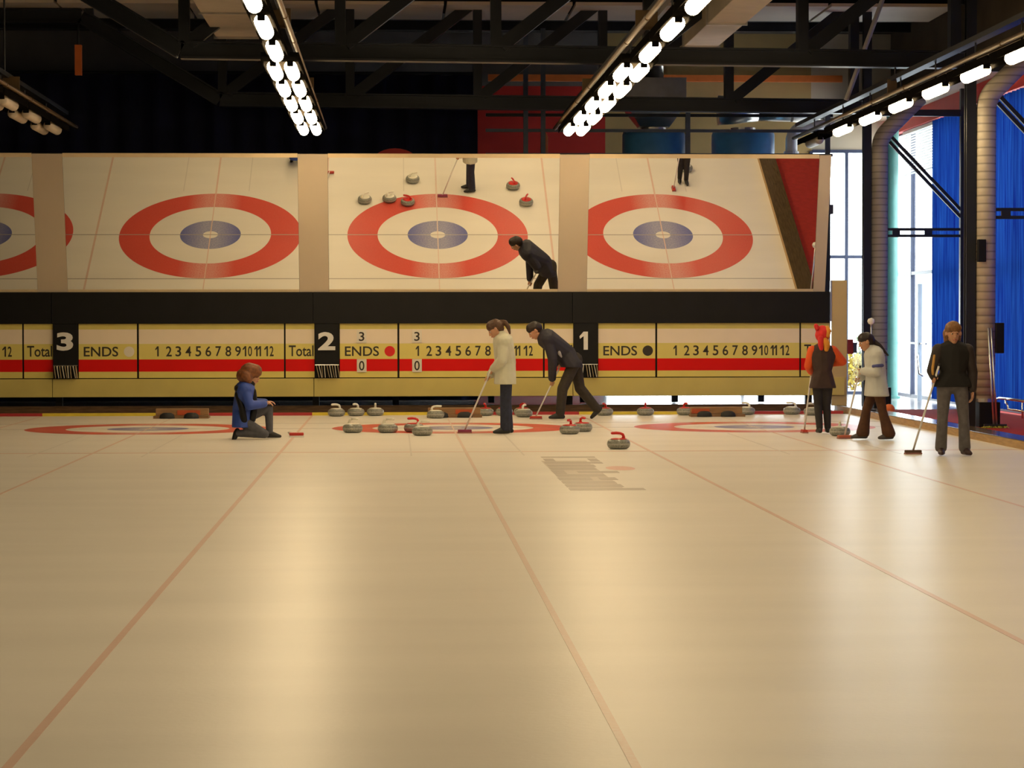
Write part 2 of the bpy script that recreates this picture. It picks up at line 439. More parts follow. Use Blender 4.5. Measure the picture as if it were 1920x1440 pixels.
# bumper along the end of the ice, yellow half and red half on every sheet
bump = empty('end_bumper', (0, 5.03, 0))
for k in (-2, -1, 0, 1):
    obj('yellow_section', box(k*S-S/2, min(k*S, 6.98), -0.03, 0.03, -0.01, 0.05), YELLOWP, bump)
    obj('red_section', box(k*S, min(k*S+S/2, 6.98), -0.03, 0.03, -0.01, 0.05), REDP, bump)
tag(bump, 'low bumper strip along the end of the ice, painted yellow and red by turns', 'bumper')
plank = obj('wooden_plank', box(-16, 6.9, 6.45, 6.52, -0.005, 0.12, bevel=0.006), WOOD)
tag(plank, 'long brown wooden plank on edge under the scoreboards', 'plank')

# ------------------------------------------------------------------ walls and roof
RX = WX+0.2
struct(obj('wall_left', box(-16.4, -16.1, -44, BWY+0.2, -0.12, 7.85), GREYW))
struct(obj('wall_front', box(-16.4, RX, -44.3, -44, -0.12, 7.85), GREYW))
ceiling = struct(obj('ceiling', box(-16.4, RX, -44, BWY+0.3, 7.85, 8.0), ROOF))
for i in range(8):
    obj('ceiling_panel', box(-9.2+2.32*i, -9.2+2.32*i+2.26, 7.1, 9.3, 7.30, 7.36), PANEL, ceiling)
for i in range(21):
    y = -40+2.7*i
    obj('purlin', box(-16.0, WX, y-0.06, y+0.06, 7.66, 7.85), STEEL, ceiling)
# right wall: solid towards the camera end, glazed further on, red fascia and pale soffit above
struct(obj('wall_right', box(WX, RX, -44, -5.0, 0.0, 7.85), GREYW))
struct(obj('wall_right_upper', box(WX, RX, -5.0, BWY, 6.05, 7.85), DARKW))
struct(obj('trim_3', box(WX-0.14, RX, -5.0, BWY-0.1, 5.60, 6.05), REDW))
struct(obj('trim_4', box(9.0, WX-0.14, -5.0, BWY-0.1, 5.95, 6.05), BEIGE))
def glazing(name, axis, a0, a1, z0, z1, pos, mull, trans, flat_frame=FRAMEB, w=0.07):
    """A glazed bay: frame bars and every pane a child. axis 'x' runs along X at y=pos, 'y' along Y at x=pos."""
    root = struct(empty(name, (pos if axis == 'y' else (a0+a1)/2, pos if axis == 'x' else (a0+a1)/2, z0)))
    ox, oy, oz = root.location
    def bar(n, b0, b1, c0, c1, m, t):
        if axis == 'x': bm = box(b0-ox, b1-ox, pos-t/2-oy, pos+t/2-oy, c0-oz, c1-oz)
        else: bm = box(pos-t/2-ox, pos+t/2-ox, b0-oy, b1-oy, c0-oz, c1-oz)
        return obj(n, bm, m, root)
    vs = [a0]+list(mull)+[a1]; hs = [z0]+list(trans)+[z1]
    for v in vs: bar('mullion', v-w/2, v+w/2, z0, z1, flat_frame, 0.10)
    for h in hs: bar('transom', a0+w/2, a1-w/2, h-w/2, h+w/2, flat_frame, 0.09)
    for v0, v1 in zip(vs, vs[1:]):
        for h0, h1 in zip(hs, hs[1:]):
            bar('pane', v0+w/2, v1-w/2, h0+w/2, h1-w/2, PANE, 0.012)
    return root
glazing('window_1', 'y', 11.1, BWY-0.05, 0.03, 5.60, WX+0.05, (13.9,), (2.6,))
glazing('window_2', 'y', -5.0, 11.1, 0.03, 5.60, WX+0.05, (-1.8, 1.4, 4.6, 7.8), (2.6,))
glazing('window_3', 'x', 8.2, WX-0.02, 0.03, 5.30, BWY, (8.98,), (3.0,))
glazing('window_4', 'x', 3.7, 8.2, 0.03, 2.60, BWY, (5.2, 6.7), ())
# back wall in coloured sections
struct(obj('wall_back_navy', box(-16.1, 0.85, BWY, BWY+0.2, 0.0, 7.85), GREYW))
struct(obj('wall_back_red', box(0.85, 3.7, BWY, BWY+0.2, 0.0, 6.70), REDW))
struct(obj('wall_back_grey', box(0.85, 3.7, BWY, BWY+0.2, 6.70, 7.85), GREYW))
struct(obj('wall_back_ochre', box(3.7, 8.2, BWY, BWY+0.2, 2.60, 7.85), OCHRE))
struct(obj('wall_back_pale', box(8.2, WX, BWY, BWY+0.2, 5.30, 7.85), BEIGE))

# outside: pale paving under an open sky, a hedge and a house front
OUTG = mat('pale_paving', (0.62, 0.61, 0.60, 1), 0.8, var=0.06, scale=1)
struct(obj('ground', box(-6, 60, BWY+0.2, 60, -0.3, 0.0), OUTG))
struct(obj('ground_side', box(WX+0.2, 60, -20, BWY+0.2, -0.3, 0.0), OUTG))
LEAF = mat('hedge_leaf', (0.06, 0.10, 0.025, 1), 0.7, var=0.5, scale=9)
YLEAF = mat('yellow_leaf', (0.35, 0.26, 0.03, 1), 0.7, var=0.4, scale=9)
def shrub(loc, rx, rz, m, label, n=420, seed=1):
    rnd = random.Random(seed); bm = bmesh.new()
    for i in range(n):
        u, v, w = rnd.random()*2*PI, rnd.random()*2-1, rnd.random()**0.4
        q = math.sqrt(1-v*v)
        p = Vector((rx*w*q*math.cos(u), rx*w*q*math.sin(u), rz*(1+w*v)))
        a = Vector((rnd.uniform(-1, 1), rnd.uniform(-1, 1), rnd.uniform(-1, 1))).normalized()
        b = a.cross(Vector((rnd.uniform(-1, 1), rnd.uniform(-1, 1), rnd.uniform(-1, 1)))).normalized()
        l = rnd.uniform(0.05, 0.10)
        f = [bm.verts.new(p+a*l), bm.verts.new(p+b*l*0.45), bm.verts.new(p-a*l), bm.verts.new(p-b*l*0.45)]
        bm.faces.new(f)
    root = empty('shrub', loc); tag(root, label, 'shrub')
    obj('foliage', bm, m, root)['kind'] = 'stuff'
    bm = bmesh.new()
    for i in range(5):
        a = i*1.26; tube([(0.03*math.cos(a), 0.03*math.sin(a), 0), (rx*0.5*math.cos(a), rx*0.5*math.sin(a), rz*1.2)], 0.015, 6, bm)
    obj('stem', bm, WOOD, root)
    return root
shrub((9.70, 19.0, 0), 0.40, 0.45, YLEAF, 'yellow-green shrub outside the far window', seed=3)
shrub((10.2, 20.2, 0), 0.55, 0.62, LEAF, 'dark green shrub outside the far window, behind the yellow one', seed=5)

# ================================================================== SCOREBOARDS
BY = 6.20                                     # front plane of the boards
P = 4.572                                     # spacing of the boards
def board_x(n): return 2.502 - (n-1)*P        # centre of the black number panel left of board n
def scoreboard(n, dot, label):
    o = board_x(n); root = empty('scoreboard', (o, BY, 0.0)); tag(root, label, 'scoreboard', 'striped scoreboards')
    def panel(name, a, b):
        return obj(name, box(a, b, 0, 0.03, 0.622, 1.575, bevel=0.003), STRIPES, root)
    e = panel('ends_panel', 0.225, 1.240); nb = panel('numbers_panel', 1.275, 3.815); tt = panel('total_panel', 3.845, 4.352)
    # wall behind the panels
    obj('backing', box(-0.21, 4.36, 0.032, 0.10, 0.32, 2.125), BLACK, root)
    obj('lettering', text_mesh('ENDS', 0.315, 0.915, 1.00, 1.172, 0.0, bold=0.012), INK, e)
    obj('color_dot', tube([(1.105, -0.003, 1.085), (1.105, 0.006, 1.085)], 0.092, 32), dot, e)
    xs = [1.61, 1.80, 1.965, 2.14, 2.315, 2.49, 2.665, 2.84, 3.01, 3.185, 3.375, 3.565]
    for i, x in enumerate(xs):
        w = 0.10 if i < 9 else 0.155
        if i == 0: w = 0.055
        if i == 10: w = 0.12
        obj('numeral', numeral_mesh(str(i+1), x-w/2, x+w/2, 1.00, 1.178, 0.0), INK, nb)
    obj('lettering', text_mesh('Total', 3.90, 4.335, 0.998, 1.19, 0.0, bold=0.012), INK, tt)
    return root
scoreboard(1, INK, 'striped scoreboard with a black dot after ENDS')
scoreboard(2, SCORE_RED, 'striped scoreboard with a red dot after ENDS and score cards hung on it')
scoreboard(3, CARDW, 'striped scoreboard with a pale dot after ENDS')
scoreboard(4, INK, 'striped scoreboard whose Total panel ends at the raised white three')

WORDS = {1: 'one', 2: 'two', 3: 'three'}
DOTB = {1: 'the black-dot scoreboard', 2: 'the red-dot scoreboard', 3: 'the pale-dot scoreboard', 4: 'the scoreboard ending at the raised white three'}
for n in (1, 2, 3):
    o = board_x(n); root = empty('number_sign', (o, BY, 0)); tag(root, 'black sign with a raised white %s beside the ENDS of %s' % (WORDS[n], DOTB[n]), 'sign')
    pb = obj('panel_board', box(-0.212, 0.212, -0.05, 0.03, 0.848, 1.577, bevel=0.004), BLACK, root)
    w = {1: 0.10, 2: 0.155, 3: 0.145}[n]
    obj('raised_numeral', numeral_mesh(str(n), -w, w*0.95 if n > 1 else 0.085, 1.105, 1.425, -0.05, extrude=0.04, bold=0.035, stroke=0.075), WHITE, pb)
    obj('card_rail', tube([(-0.21, -0.06, 0.845), (0.21, -0.06, 0.845)], 0.008, 8), ALU, root)
    rnd = random.Random(n)
    for i in range(9):
        x = -0.185 + i*0.0465; lean = rnd.uniform(0.015, 0.05)*(1 if n > 1 or i > 3 else -1)
        bm = beam((x, -0.10, 0.838), (x+lean, -0.10, 0.625), 0.009, 0.10, up=(0, 1, 0))
        for v in bm.verts: pass
        c = obj('number_card', bm, CARDW if i % 2 else mat('brown_card', (0.42, 0.32, 0.18, 1), 0.5), None, loc=(o, BY, 0))
        tag(c, 'thin number card hanging edge-on below the raised white %s' % WORDS[n], 'card', 'number cards hanging below the white %s' % WORDS[n])
# black fascia above the boards, one length per sheet
for n in (1, 2, 3, 4):
    o = board_x(n)
    f = obj('black_fascia', box(-0.235, P-0.245 if n > 1 else 4.345, -0.06, 0.030, 1.576, 2.129, bevel=0.002), BLACK, None, loc=(o, BY, 0))
    f['label'] = 'plain black fascia board above %s' % DOTB[n]
    f['category'] = 'fascia'; f['group'] = 'black fascia boards'
    l = obj('ledge_board', box(-0.225, P-0.235 if n > 1 else 4.62, -0.05, 0.028, 0.288, 0.606, bevel=0.004), CREAM, None, loc=(o, BY, 0))
    l['label'] = 'plain cream ledge board below %s' % DOTB[n]
    l['category'] = 'board'; l['group'] = 'cream ledge boards'
endp = empty('end_partition', (7.03, BY, 0))
obj('panel_board', box(-0.135, 0.135, -0.02, 0.06, 0.10, 2.33, bevel=0.005), mat('pale_cream_board', srgb(200, 178, 124), 0.5, var=0.05, scale=2), endp)
obj('edge_strip', box(-0.165, -0.14, -0.03, 0.03, 1.60, 2.33), ALU, endp)
tag(endp, 'tall narrow cream panel closing the window end of the scoreboard wall', 'partition')
# score cards hung on board 2
o2 = board_x(2)
for (cx, z0, z1, txt, lab) in ((0.61, 1.235, 1.455, '3', 'white score card with a 3 above ENDS'),
                               (1.585, 1.235, 1.455, '3', 'white score card with a 3 above the numeral 1'),
                               (0.61, 0.715, 0.945, '0', 'white score card with a 0 on the red band below ENDS'),
                               (1.585, 0.715, 0.945, '0', 'white score card with a 0 on the red band below the numeral 1')):
    c = empty('score_card', (o2+cx, BY-0.012, z0)); tag(c, lab, 'score card', 'score cards on board 2')
    obj('card', box(-0.085, 0.085, -0.004, 0.011, 0, z1-z0), CARDW, c)
    obj('numeral', text_mesh(txt, -0.048, 0.048, 0.03, z1-z0-0.03, -0.004, bold=0.012), INK, c)

# ================================================================== TILTED MIRRORS ABOVE THE BOARDS
TILT = 0.2601
MQ = Vector((0, 5.8315, 3.5)); MN = Vector((0, -math.cos(TILT), -math.sin(TILT))); MU = Vector((0, -math.sin(TILT), math.cos(TILT)))
def mirror_slab(x0, x1, s0, s1, d0, d1):
    """Slab in the tilted mirror plane: s along the slope from MQ, d depth behind the front plane (negative = proud)."""
    bm = bmesh.new(); vs = []
    for x in (x0, x1):
        for s in (s0, s1):
            for d in (d0, d1):
                vs.append(bm.verts.new(Vector((x, 0, 0)) + MQ + MU*s - MN*d))
    for f in ((0, 1, 3, 2), (4, 6, 7, 5), (0, 4, 5, 1), (2, 3, 7, 6), (0, 2, 6, 4), (1, 5, 7, 3)):
        bm.faces.new([vs[i] for i in f])
    return bm
SB, ST = -1.418, 1.045
spans = [(-11.7, -7.12, 'tilted mirror above the scoreboard that ends at the raised white three'), (-6.597, -2.55, 'tilted mirror above the pale-dot scoreboard, reflecting an empty house'),
         (-2.03, 2.008, 'tilted mirror above the red-dot scoreboard, reflecting the bending man'), (2.52, 6.56, 'tilted mirror above the black-dot scoreboard, reflecting the red walkway')]
FRAME = mat('mirror_frame', srgb(222, 200, 160), 0.4, var=0.04)
for x0, x1, lab in spans:
    root = empty('wall_mirror', ((x0+x1)/2, 6.19, 2.13)); tag(root, lab, 'mirror', 'tilted wall mirrors in a row')
    inv = Matrix.Translation(-root.location)
    def mp(name, bm, m):
        bmesh.ops.transform(bm, matrix=inv, verts=bm.verts); return obj(name, bm, m, root)
    mp('mirror_glass', mirror_slab(x0+0.002, x1-0.002, SB+0.05, ST-0.06, 0.0, 0.012), MIRROR)
    mp('backing', mirror_slab(x0+0.002, x1-0.002, SB, ST, 0.0125, 0.04), BLACK)
    mp('frame_rail', mirror_slab(x0+0.002, x1-0.002, SB, SB+0.048, -0.012, 0.012), FRAME)
    mp('frame_rail', mirror_slab(x0+0.002, x1-0.002, ST-0.058, ST+0.012, -0.012, 0.012), FRAME)
for x0, x1, lab in ((-7.12, -6.597, 'beige strip board above the raised white three'), (-2.55, -2.03, 'beige strip board above the raised white two'),
                    (2.008, 2.52, 'beige strip board above the raised white one'), (6.56, 6.77, 'narrow beige strip board at the window end of the mirrors')):
    b = obj('strip_board', mirror_slab(x0+0.002, x1-0.002, SB, ST, -0.014, 0.04), BEIGE); tag(b, lab, 'board', 'beige strip boards between the mirrors')
# brackets that carry the mirrors on steel posts behind them
for x in (-6.86, -2.29, 2.26, 6.60):
    root = empty('mirror_support', (x, 6.95, 0.0)); tag(root, {-6.86: 'steel post behind the strip board above the raised white three', -2.29: 'steel post behind the strip board above the raised white two', 2.26: 'steel post behind the strip board above the raised white one', 6.60: 'steel post behind the window end of the mirrors'}[x], 'post')
    obj('post', box(-0.06, 0.06, -0.06, 0.06, 0.0, 4.3), STEEL, root)
    obj('arm', beam((0, -0.02, 4.20), (0, -1.20, 4.30), 0.06, 0.08), STEEL, root)
    obj('arm', beam((0, -0.02, 2.4), (0, -0.70, 2.3), 0.06, 0.08), STEEL, root)
    obj('arm', beam((0, -0.02, 1.2), (0, -0.645, 1.2), 0.06, 0.08), STEEL, root)
    obj('arm', beam((0, -0.02, 0.45), (0, -0.645, 0.45), 0.06, 0.08), STEEL, root)

# ================================================================== ROOF TRUSSES, COLUMNS
TY = (7.9, -0.2, -8.3)
def truss(y, label):
    root = empty('roof_truss', (0, y, 5.3)); tag(root, label, 'truss', 'roof trusses')
    low = [(-15.9, 1.86), (-6.55, 1.86), (-4.05, 0.36), (7.75, 0.26)]
    for (xa, za), (xb, zb) in zip(low, low[1:]):
        obj('bottom_chord', ibeam((xa, 0, za), (xb, 0, zb), 0.24, 0.26, 0.03), STEEL, root)
    top = 7.55-5.3
    obj('top_chord', ibeam((-15.9, 0, top), (WX-0.1, 0, top), 0.22, 0.20, 0.03), STEEL, root)
    def zl(x):
        for (xa, za), (xb, zb) in zip(low, low[1:]):
            if xa <= x <= xb: return za+(zb-za)*(x-xa)/(xb-xa)
        return low[-1][1]
    xs = [-4.0, -1.68, 0.65, 2.95, 5.28, 7.6]
    for i, x in enumerate(xs):
        obj('vertical_post', beam((x, 0, zl(x)+0.1), (x, 0, top-0.1), 0.16, 0.22), STEEL, root)
        if i < len(xs)-1:
            obj('diagonal', beam((x+0.08, 0, zl(x)+0.12), (xs[i+1]-0.08, 0, top-0.12), 0.14, 0.20), STEEL, root)
    for x in (-6.4, -8.8, -11.2, -13.6):
        obj('vertical_post', beam((x, 0, zl(x)+0.1), (x, 0, top-0.05), 0.14, 0.14), STEEL, root)
    return root
truss(TY[0], 'dark steel roof truss just behind the mirrors')
truss(TY[1], 'dark steel roof truss over the tee line of the rings')
truss(TY[2], 'dark steel roof truss crossing above the sponsor mark in the ice')
CX = 7.85
def frame_column(y, label, glabel):
    root = empty('steel_column', (CX, y, 0.0)); tag(root, label, 'column', 'steel columns along the walkway')
    obj('column_shaft', ibeam((0, 0, 0.0), (0, 0, 7.45), 0.15, 0.15, 0.02), STEEL, root)
    # strut, brace and outer post reaching to the glazed wall
    dx = WX-0.30-CX
    for dz in (-0.06, 0.06):
        obj('strut', beam((0.08, 0, 3.24+dz), (dx, 0, 3.24+dz), 0.06, 0.05), STEEL, root)
    for t in (0.55, 1.15): obj('batten', box(t-0.07, t+0.07, -0.025, 0.025, 3.20, 3.28), STEEL, root)
    for dz in (-0.065, 0.065):
        obj('brace', beam((0.42, 0, 4.98+dz), (dx-0.05, 0, 3.60+dz), 0.06, 0.06), STEEL, root)
    obj('strut', beam((0.05, 0, 5.45), (dx, 0, 5.45), 0.08, 0.12), STEEL, root)
    obj('outer_post', box(dx-0.06, dx+0.06, -0.06, 0.06, 0.0, 5.9), STEEL, root)
    # the pale insulated air duct beside the column, on its black plinth
    d = empty('air_duct', (CX+0.235, y-0.03, 0.0)); tag(d, glabel, 'duct', 'pale ringed air ducts on the columns')
    pts = [(0, 0, 0.40), (0, 0, 4.80)]
    for i in range(1, 8):
        a = i/7*PI/4; pts.append((0.45*(1-math.cos(a)), 0, 4.80+0.45*math.sin(a)))
    e = Vector(pts[-1]); pts.append(tuple(e+Vector((0.62, 0, 0.62))))
    obj('duct_pipe', tube(pts, 0.15, 20), RINGDUCT, d, smooth=True)
    obj('bottom_collar', tube([(0, 0, 0.38), (0, 0, 0.43)], 0.16, 20), GALV, d)
    obj('plinth', box(-0.13, 0.19, -0.18, 0.18, 0.0, 0.38, bevel=0.01), BLACK, d)
    return root
frame_column(TY[0], 'dark steel column with strut and brace beside the end of the mirrors', 'pale ringed air duct rising beside the end of the mirrors')
frame_column(TY[1], 'dark steel column with strut next to the leaning mop', 'pale ringed air duct on a black plinth behind the leaning mop')
frame_column(TY[2], 'dark steel column further along the walkway from the windows', 'pale ringed air duct further along the walkway from the windows')
for dx, z, hh, lab in ((0.16, 1.12, 0.46, 'black box mounted at head height on the duct behind the mop'), (-0.12, 2.50, 0.34, 'small black box mounted high on the duct behind the mop')):
    b = obj('wall_box', box(-0.06, 0.06, -0.05, 0.05, 0, hh, bevel=0.008), BLACK, loc=(CX+0.25+dx, TY[1]-0.20, z)); tag(b, lab, 'box')

# ================================================================== ROWS OF TUBE LIGHTS
def capsule(length, r, seg=14):
    prof = [(0, -length/2)]
    for i in range(1, 5): a = i/4*PI/2; prof.append((r*math.sin(a), -length/2+r*(1-math.cos(a))*0.6))
    for i in range(4, -1, -1): a = i/4*PI/2; prof.append((r*math.sin(a), length/2-r*(1-math.cos(a))*0.6))
    bm = lathe(prof, seg); bmesh.ops.rotate(bm, matrix=Matrix.Rotation(PI/2, 3, 'X'), verts=bm.verts); return bm
def make_light(twin, lit):
    root = empty('tube_light')
    w = 0.23 if twin else 0.12
    obj('housing', box(-w, w, -1.12, 1.12, 0.06, 0.12, bevel=0.01), HOUSING, root)
    for s in (-1, 1): obj('reflector_lip', box(s*w-0.006, s*w+0.006, -1.12, 1.12, 0.02, 0.12), HOUSING, root)
    for dx in ((-0.108, 0.108) if twin else (0,)):
        obj('diffuser', capsule(1.12, 0.082), (LAMP_TWIN if twin else LAMP) if lit else LAMPOFF, root, smooth=True, loc=(dx, 0, 0))
        for s in (-1, 1): obj('lamp_holder', box(dx-0.04, dx+0.04, s*0.60-0.035, s*0.60+0.035, 0.0, 0.06), HOUSING, root)
    obj('hanger', tube([(0, 0, 0.12), (0, 0, 0.40)], 0.012, 6), STEEL, root)
    return root
LZ = 4.84
protos = {}
rows = [(-1.5, 'unlit', 'in the dark row furthest from the windows'), (-0.5, 'lit', 'in the row above the kneeling person'),
        (0.5, 'lit', 'in the row above the bending man'), (1.5, 'lit', 'in the row above the walkway kerb')]
for k, st, where in rows:
    x = {-1.5: -6.66, -0.5: -2.295, 0.5: 2.19, 1.5: 6.70}[k]
    for i in range(15):
        y = 4.1 - 2.35*i
        if y < -30 or (st == 'unlit' and y < -3): break
        twin = (y > -5.5 and k != 1.5) or st == 'unlit'
        key = (twin, st == 'lit')
        if key not in protos: o = protos[key] = make_light(*key)
        else: o = copy_tree(protos[key])
        o.location = (x, y, LZ)
        tag(o, '%s %s tube light %s' % ('unlit' if st == 'unlit' else 'glowing', 'twin' if twin else 'single', where), 'light', 'tube lights %s' % where)
    y1, y0 = (6.4 if k != 1.5 else 8.6), (-30.5 if st == 'lit' else -4)
    side = {-1.5: 0.20, -0.5: 0.20, 0.5: -0.22, 1.5: -0.10}[k]
    rail = empty('light_rail', (x, 0, LZ+0.40)); tag(rail, 'long metal rail carrying the tube lights %s' % where, 'rail')
    obj('rail_pipe', tube([(side, y0, -0.21), (side, y1, -0.21)], 0.035, 10), BRASS, rail, smooth=True)
    obj('channel', box(-0.07, 0.07, y0, y1, 0.0, 0.07), STEEL, rail)
    for yy in TY[1:]:
        if yy < y0: continue
        zt = 5.45 if k > -1 else 7.0
        obj('hanger_rod', tube([(0, yy, 0.07), (0, yy, zt-LZ-0.40)], 0.016, 6), STEEL, rail)
        obj('bracket', box(min(side, 0)-0.02, max(side, 0)+0.02, yy-0.02, yy+0.02, -0.21, 0.02), BRASS, rail)
        for yc in (yy+1.2, yy-1.2):
            obj('joint_collar', tube([(side, yc-0.03, -0.21), (side, yc+0.03, -0.21)], 0.042, 10), BRASS, rail)

o = make_light(False, False); o.location = (6.70, 6.9, LZ); tag(o, 'unlit single tube light at the window end of the kerb row', 'light')

# large rectangular air ducts under the roof, running with the light rows
for x0, x1, y1, lab in ((3.75, 4.30, 2.0, 'pale rectangular roof duct beside the lights above the bending man'), (-3.62, -2.90, 1.0, 'pale rectangular roof duct beside the lights above the kneeling person')):
    d = empty('roof_duct', ((x0+x1)/2, y1, 6.0)); tag(d, lab, 'duct', 'rectangular roof ducts')
    w = (x1-x0)/2
    for i in range(8):
        obj('duct_section', box(-w, w, -3.0*(i+1)+0.02, -3.0*i, 0.0, 0.5, bevel=0.01), DUCT, d)
        obj('flange', box(-w-0.03, w+0.03, -3.0*i-0.03, -3.0*i+0.01, -0.03, 0.53), GALV, d)
        obj('hanger_rod', tube([(w, -3.0*i-1.5, 0.5), (w, -3.0*i-1.5, 1.66)], 0.012, 6), STEEL, d)
        obj('hanger_rod', tube([(-w, -3.0*i-1.5, 0.5), (-w, -3.0*i-1.5, 1.66)], 0.012, 6), STEEL, d)

# ================================================================== BEHIND THE MIRRORS
def pleated(x0, x1, z0, z1, amp, pitch, axis='x', seed=0, thick=0.012):
    rnd = random.Random(seed); n = int((x1-x0)/pitch*6); bm = bmesh.new(); cols = []
    for i in range(n+1):
        t = x0+(x1-x0)*i/n
        d = amp*math.sin(2*PI*(t-x0)/pitch + 0.6*math.sin(t*1.7+seed)) + rnd.uniform(-0.2, 0.2)*amp
        row = []
        for z in (z0, (z0+z1)/2, z1):
            row.append(bm.verts.new((t, d, z) if axis == 'x' else (d, t, z)))
        cols.append(row)
    for a, b in zip(cols, cols[1:]):
        for j in range(2): bm.faces.new((a[j], b[j], b[j+1], a[j+1]))
    return bm
c = obj('stage_curtain', pleated(-15.9, 0.80, 0.02, 6.55, 0.07, 0.55), NAVY, loc=(0, 12.2, 0), smooth=True); tag(c, 'huge dark navy curtain hanging behind the mirrors', 'curtain')
c = obj('curtain_rail', tube([(-15.9, 12.2, 6.58), (0.85, 12.2, 6.58)], 0.035, 10), STEEL); tag(c, 'dark rail along the top of the navy curtain', 'rail')
# plant gallery with grey posts and rails
g = empty('gallery', (4.3, 11.5, 3.7)); tag(g, 'grey steel gallery with posts and rails in front of the red wall', 'gallery')
obj('deck', box(-3.4, 3.4, -1.0, 2.4, 0.0, 0.18), GREYW, g)
for x in (-3.3, -1.5, 0.3, 2.0, 3.3): obj('leg', box(x-0.06, x+0.06, -0.9, -0.78, -3.68, 0.0), STEEL, g)
GREYS = mat('grey_steel', (0.10, 0.115, 0.13, 1), 0.5, var=0.1)
for x, t in ((-2.62, 3.6), (-2.28, 3.6), (0.55, 2.0), (3.3, 2.0)): obj('post', box(x-0.045, x+0.045, -0.95, -0.86, 0.18, t), GREYS, g)
for z in (1.15, 1.62, 1.92): obj('rail', box(-3.4, 3.4, -0.93, -0.88, z-0.03, z+0.03), GREYS if z < 1.9 else STEEL, g)
o = obj('orange_post', tube([(0, 0, 0), (0, 0, 1.32), (0, 0, 1.40)], 0.075, 14, radii=[0.075, 0.075, 0.05]), ORANGE, loc=(2.05, 10.75, 3.88), smooth=False); tag(o, 'short bright orange post on the gallery', 'post')
o = obj('orange_beam', box(1.15, 8.85, BWY-0.22, BWY-0.10, 6.79, 6.93), ORANGE); tag(o, 'long orange beam along the back wall', 'beam')
o = obj('orange_bar', box(-0.06, 0.06, -0.06, 0.06, 0, 0.55), ORANGE, loc=(-6.62, 8.0, 6.1)); tag(o, 'short upright orange bar left of the bent roof truss', 'bar')
o = obj('orange_bar_rod', tube([(-6.62, 8.0, 6.65), (-6.62, 8.0, 7.84)], 0.02, 6), STEEL); tag(o, 'thin dark rod holding the short orange bar', 'rod')
bm = bmesh.new()
for i in range(13):
    a = i/12*PI; bm.verts.new((0.42*math.cos(a), 0, 0.25*math.sin(a)))
bm.faces.new(bm.verts[:]); r_ = bmesh.ops.extrude_face_region(bm, geom=bm.faces[:]); bmesh.ops.translate(bm, vec=(0, 0.12, 0), verts=[v for v in r_['geom'] if isinstance(v, bmesh.types.BMVert)])
o = obj('red_arch', bm, REDW, loc=(-0.86, 9.2, 4.62)); tag(o, 'small red arched panel peeping over the mirror with the bending man', 'panel')
o = obj('arch_stand', box(-0.92, -0.80, 9.2, 9.32, 0.02, 4.62), STEEL); tag(o, 'dark post under the small red arched panel', 'post')
for x in (4.32, 6.12):
    t = empty('blue_tank', (x, 11.9, 3.88)); tag(t, 'blue round tank on the gallery %s' % ('under the grey sheet metal hopper' if x < 5 else 'beside the white pipe elbow'), 'tank', 'blue tanks on the gallery')
    obj('tank_body', lathe([(0, 0), (0.60, 0), (0.63, 0.04), (0.63, 1.46), (0.60, 1.53), (0, 1.56)], 40), TANKB, t, smooth=False)
    obj('tank_lid', lathe([(0.0, 1.56), (0.25, 1.56), (0.25, 1.60), (0, 1.61)], 24), GALV, t)
for p in bpy.data.objects:
    if p.name.startswith('tank_body'):
        for f in p.data.polygons: f.use_smooth = abs(f.normal.z) < 0.3
h = empty('metal_hopper', (4.32, 11.9, 5.49)); tag(h, 'grey sheet metal hopper above a blue tank', 'hopper')
bm = bmesh.new(); v = []
for z, w in ((0.0, 0.30), (0.42, 0.60), (0.95, 0.60)):
    v.append([bm.verts.new((sx*w, sy*w*0.8, z)) for sx, sy in ((-1, -1), (1, -1), (1, 1), (-1, 1))])
for a, b in zip(v, v[1:]):
    for i in range(4): bm.faces.new((a[i], a[(i+1) % 4], b[(i+1) % 4], b[i]))
bm.faces.new(v[0][::-1]); bm.faces.new(v[-1])
obj('hopper_body', bm, GALV, h); obj('outlet', tube([(0, 0, 0), (0, 0, 1.0)], 0.18, 16), GALV, h); obj('flue', tube([(0, 0, 0.95), (0, 0, 2.30)], 0.20, 16), GALV, h, smooth=True)
d = empty('round_duct', (6.1, 12.1, 5.49)); tag(d, 'thick shiny metal duct bending over the right blue tank', 'duct')
obj('hood', tube([(-0.45, 0, 0.36), (-0.15, 0, 0.36), (0.35, 0, 0.36)], 0.3, 20, radii=[0.30, 0.28, 0.22]), GALV, d, smooth=True)
obj('pipe', tube([(0.35, 0, 0.36), (1.0, 0, 0.34), (1.75, 0, 0.28)], 0.21, 20), GALV, d, smooth=True)
obj('clamp', tube([(1.0, 0, 0.34), (1.05, 0, 0.34)], 0.225, 20), CHROME, d)
pts = [(0.95, -0.5, -0.55)]
for i in range(9):
    a = i/8*PI/2; pts.append((1.28-0.33*math.cos(a), -0.5, -0.30+0.30*math.sin(a)))
pts.append((1.75, -0.5, 0.03)); pts.append((1.75, 0.0, 0.28))
e_ = empty('pipe_elbow', (6.1, 12.1, 5.49)); tag(e_, 'white pipe elbow beside the right blue tank', 'pipe')
obj('elbow_pipe', tube(pts, 0.12, 16), WHITE, e_, smooth=True); obj('flange', tube([(0.95, -0.5, -1.55), (0.95, -0.5, -0.50)], 0.15, 16), WHITE, e_)
sgn = empty('wall_notice', (5.25, BWY-0.01, 6.15)); tag(sgn, 'small dark notice on a pale plate on the ochre wall', 'notice')
obj('plate', box(-0.12, 0.12, -0.02, 0.0, 0, 0.42), WHITE, sgn); obj('dark_field', box(-0.03, 0.11, -0.026, -0.02, 0.03, 0.36), BLACK, sgn)
tc_ = empty('teal_column', (9.40, 13.1, 0.0)); tag(tc_, 'round teal column by the far corner window', 'column')
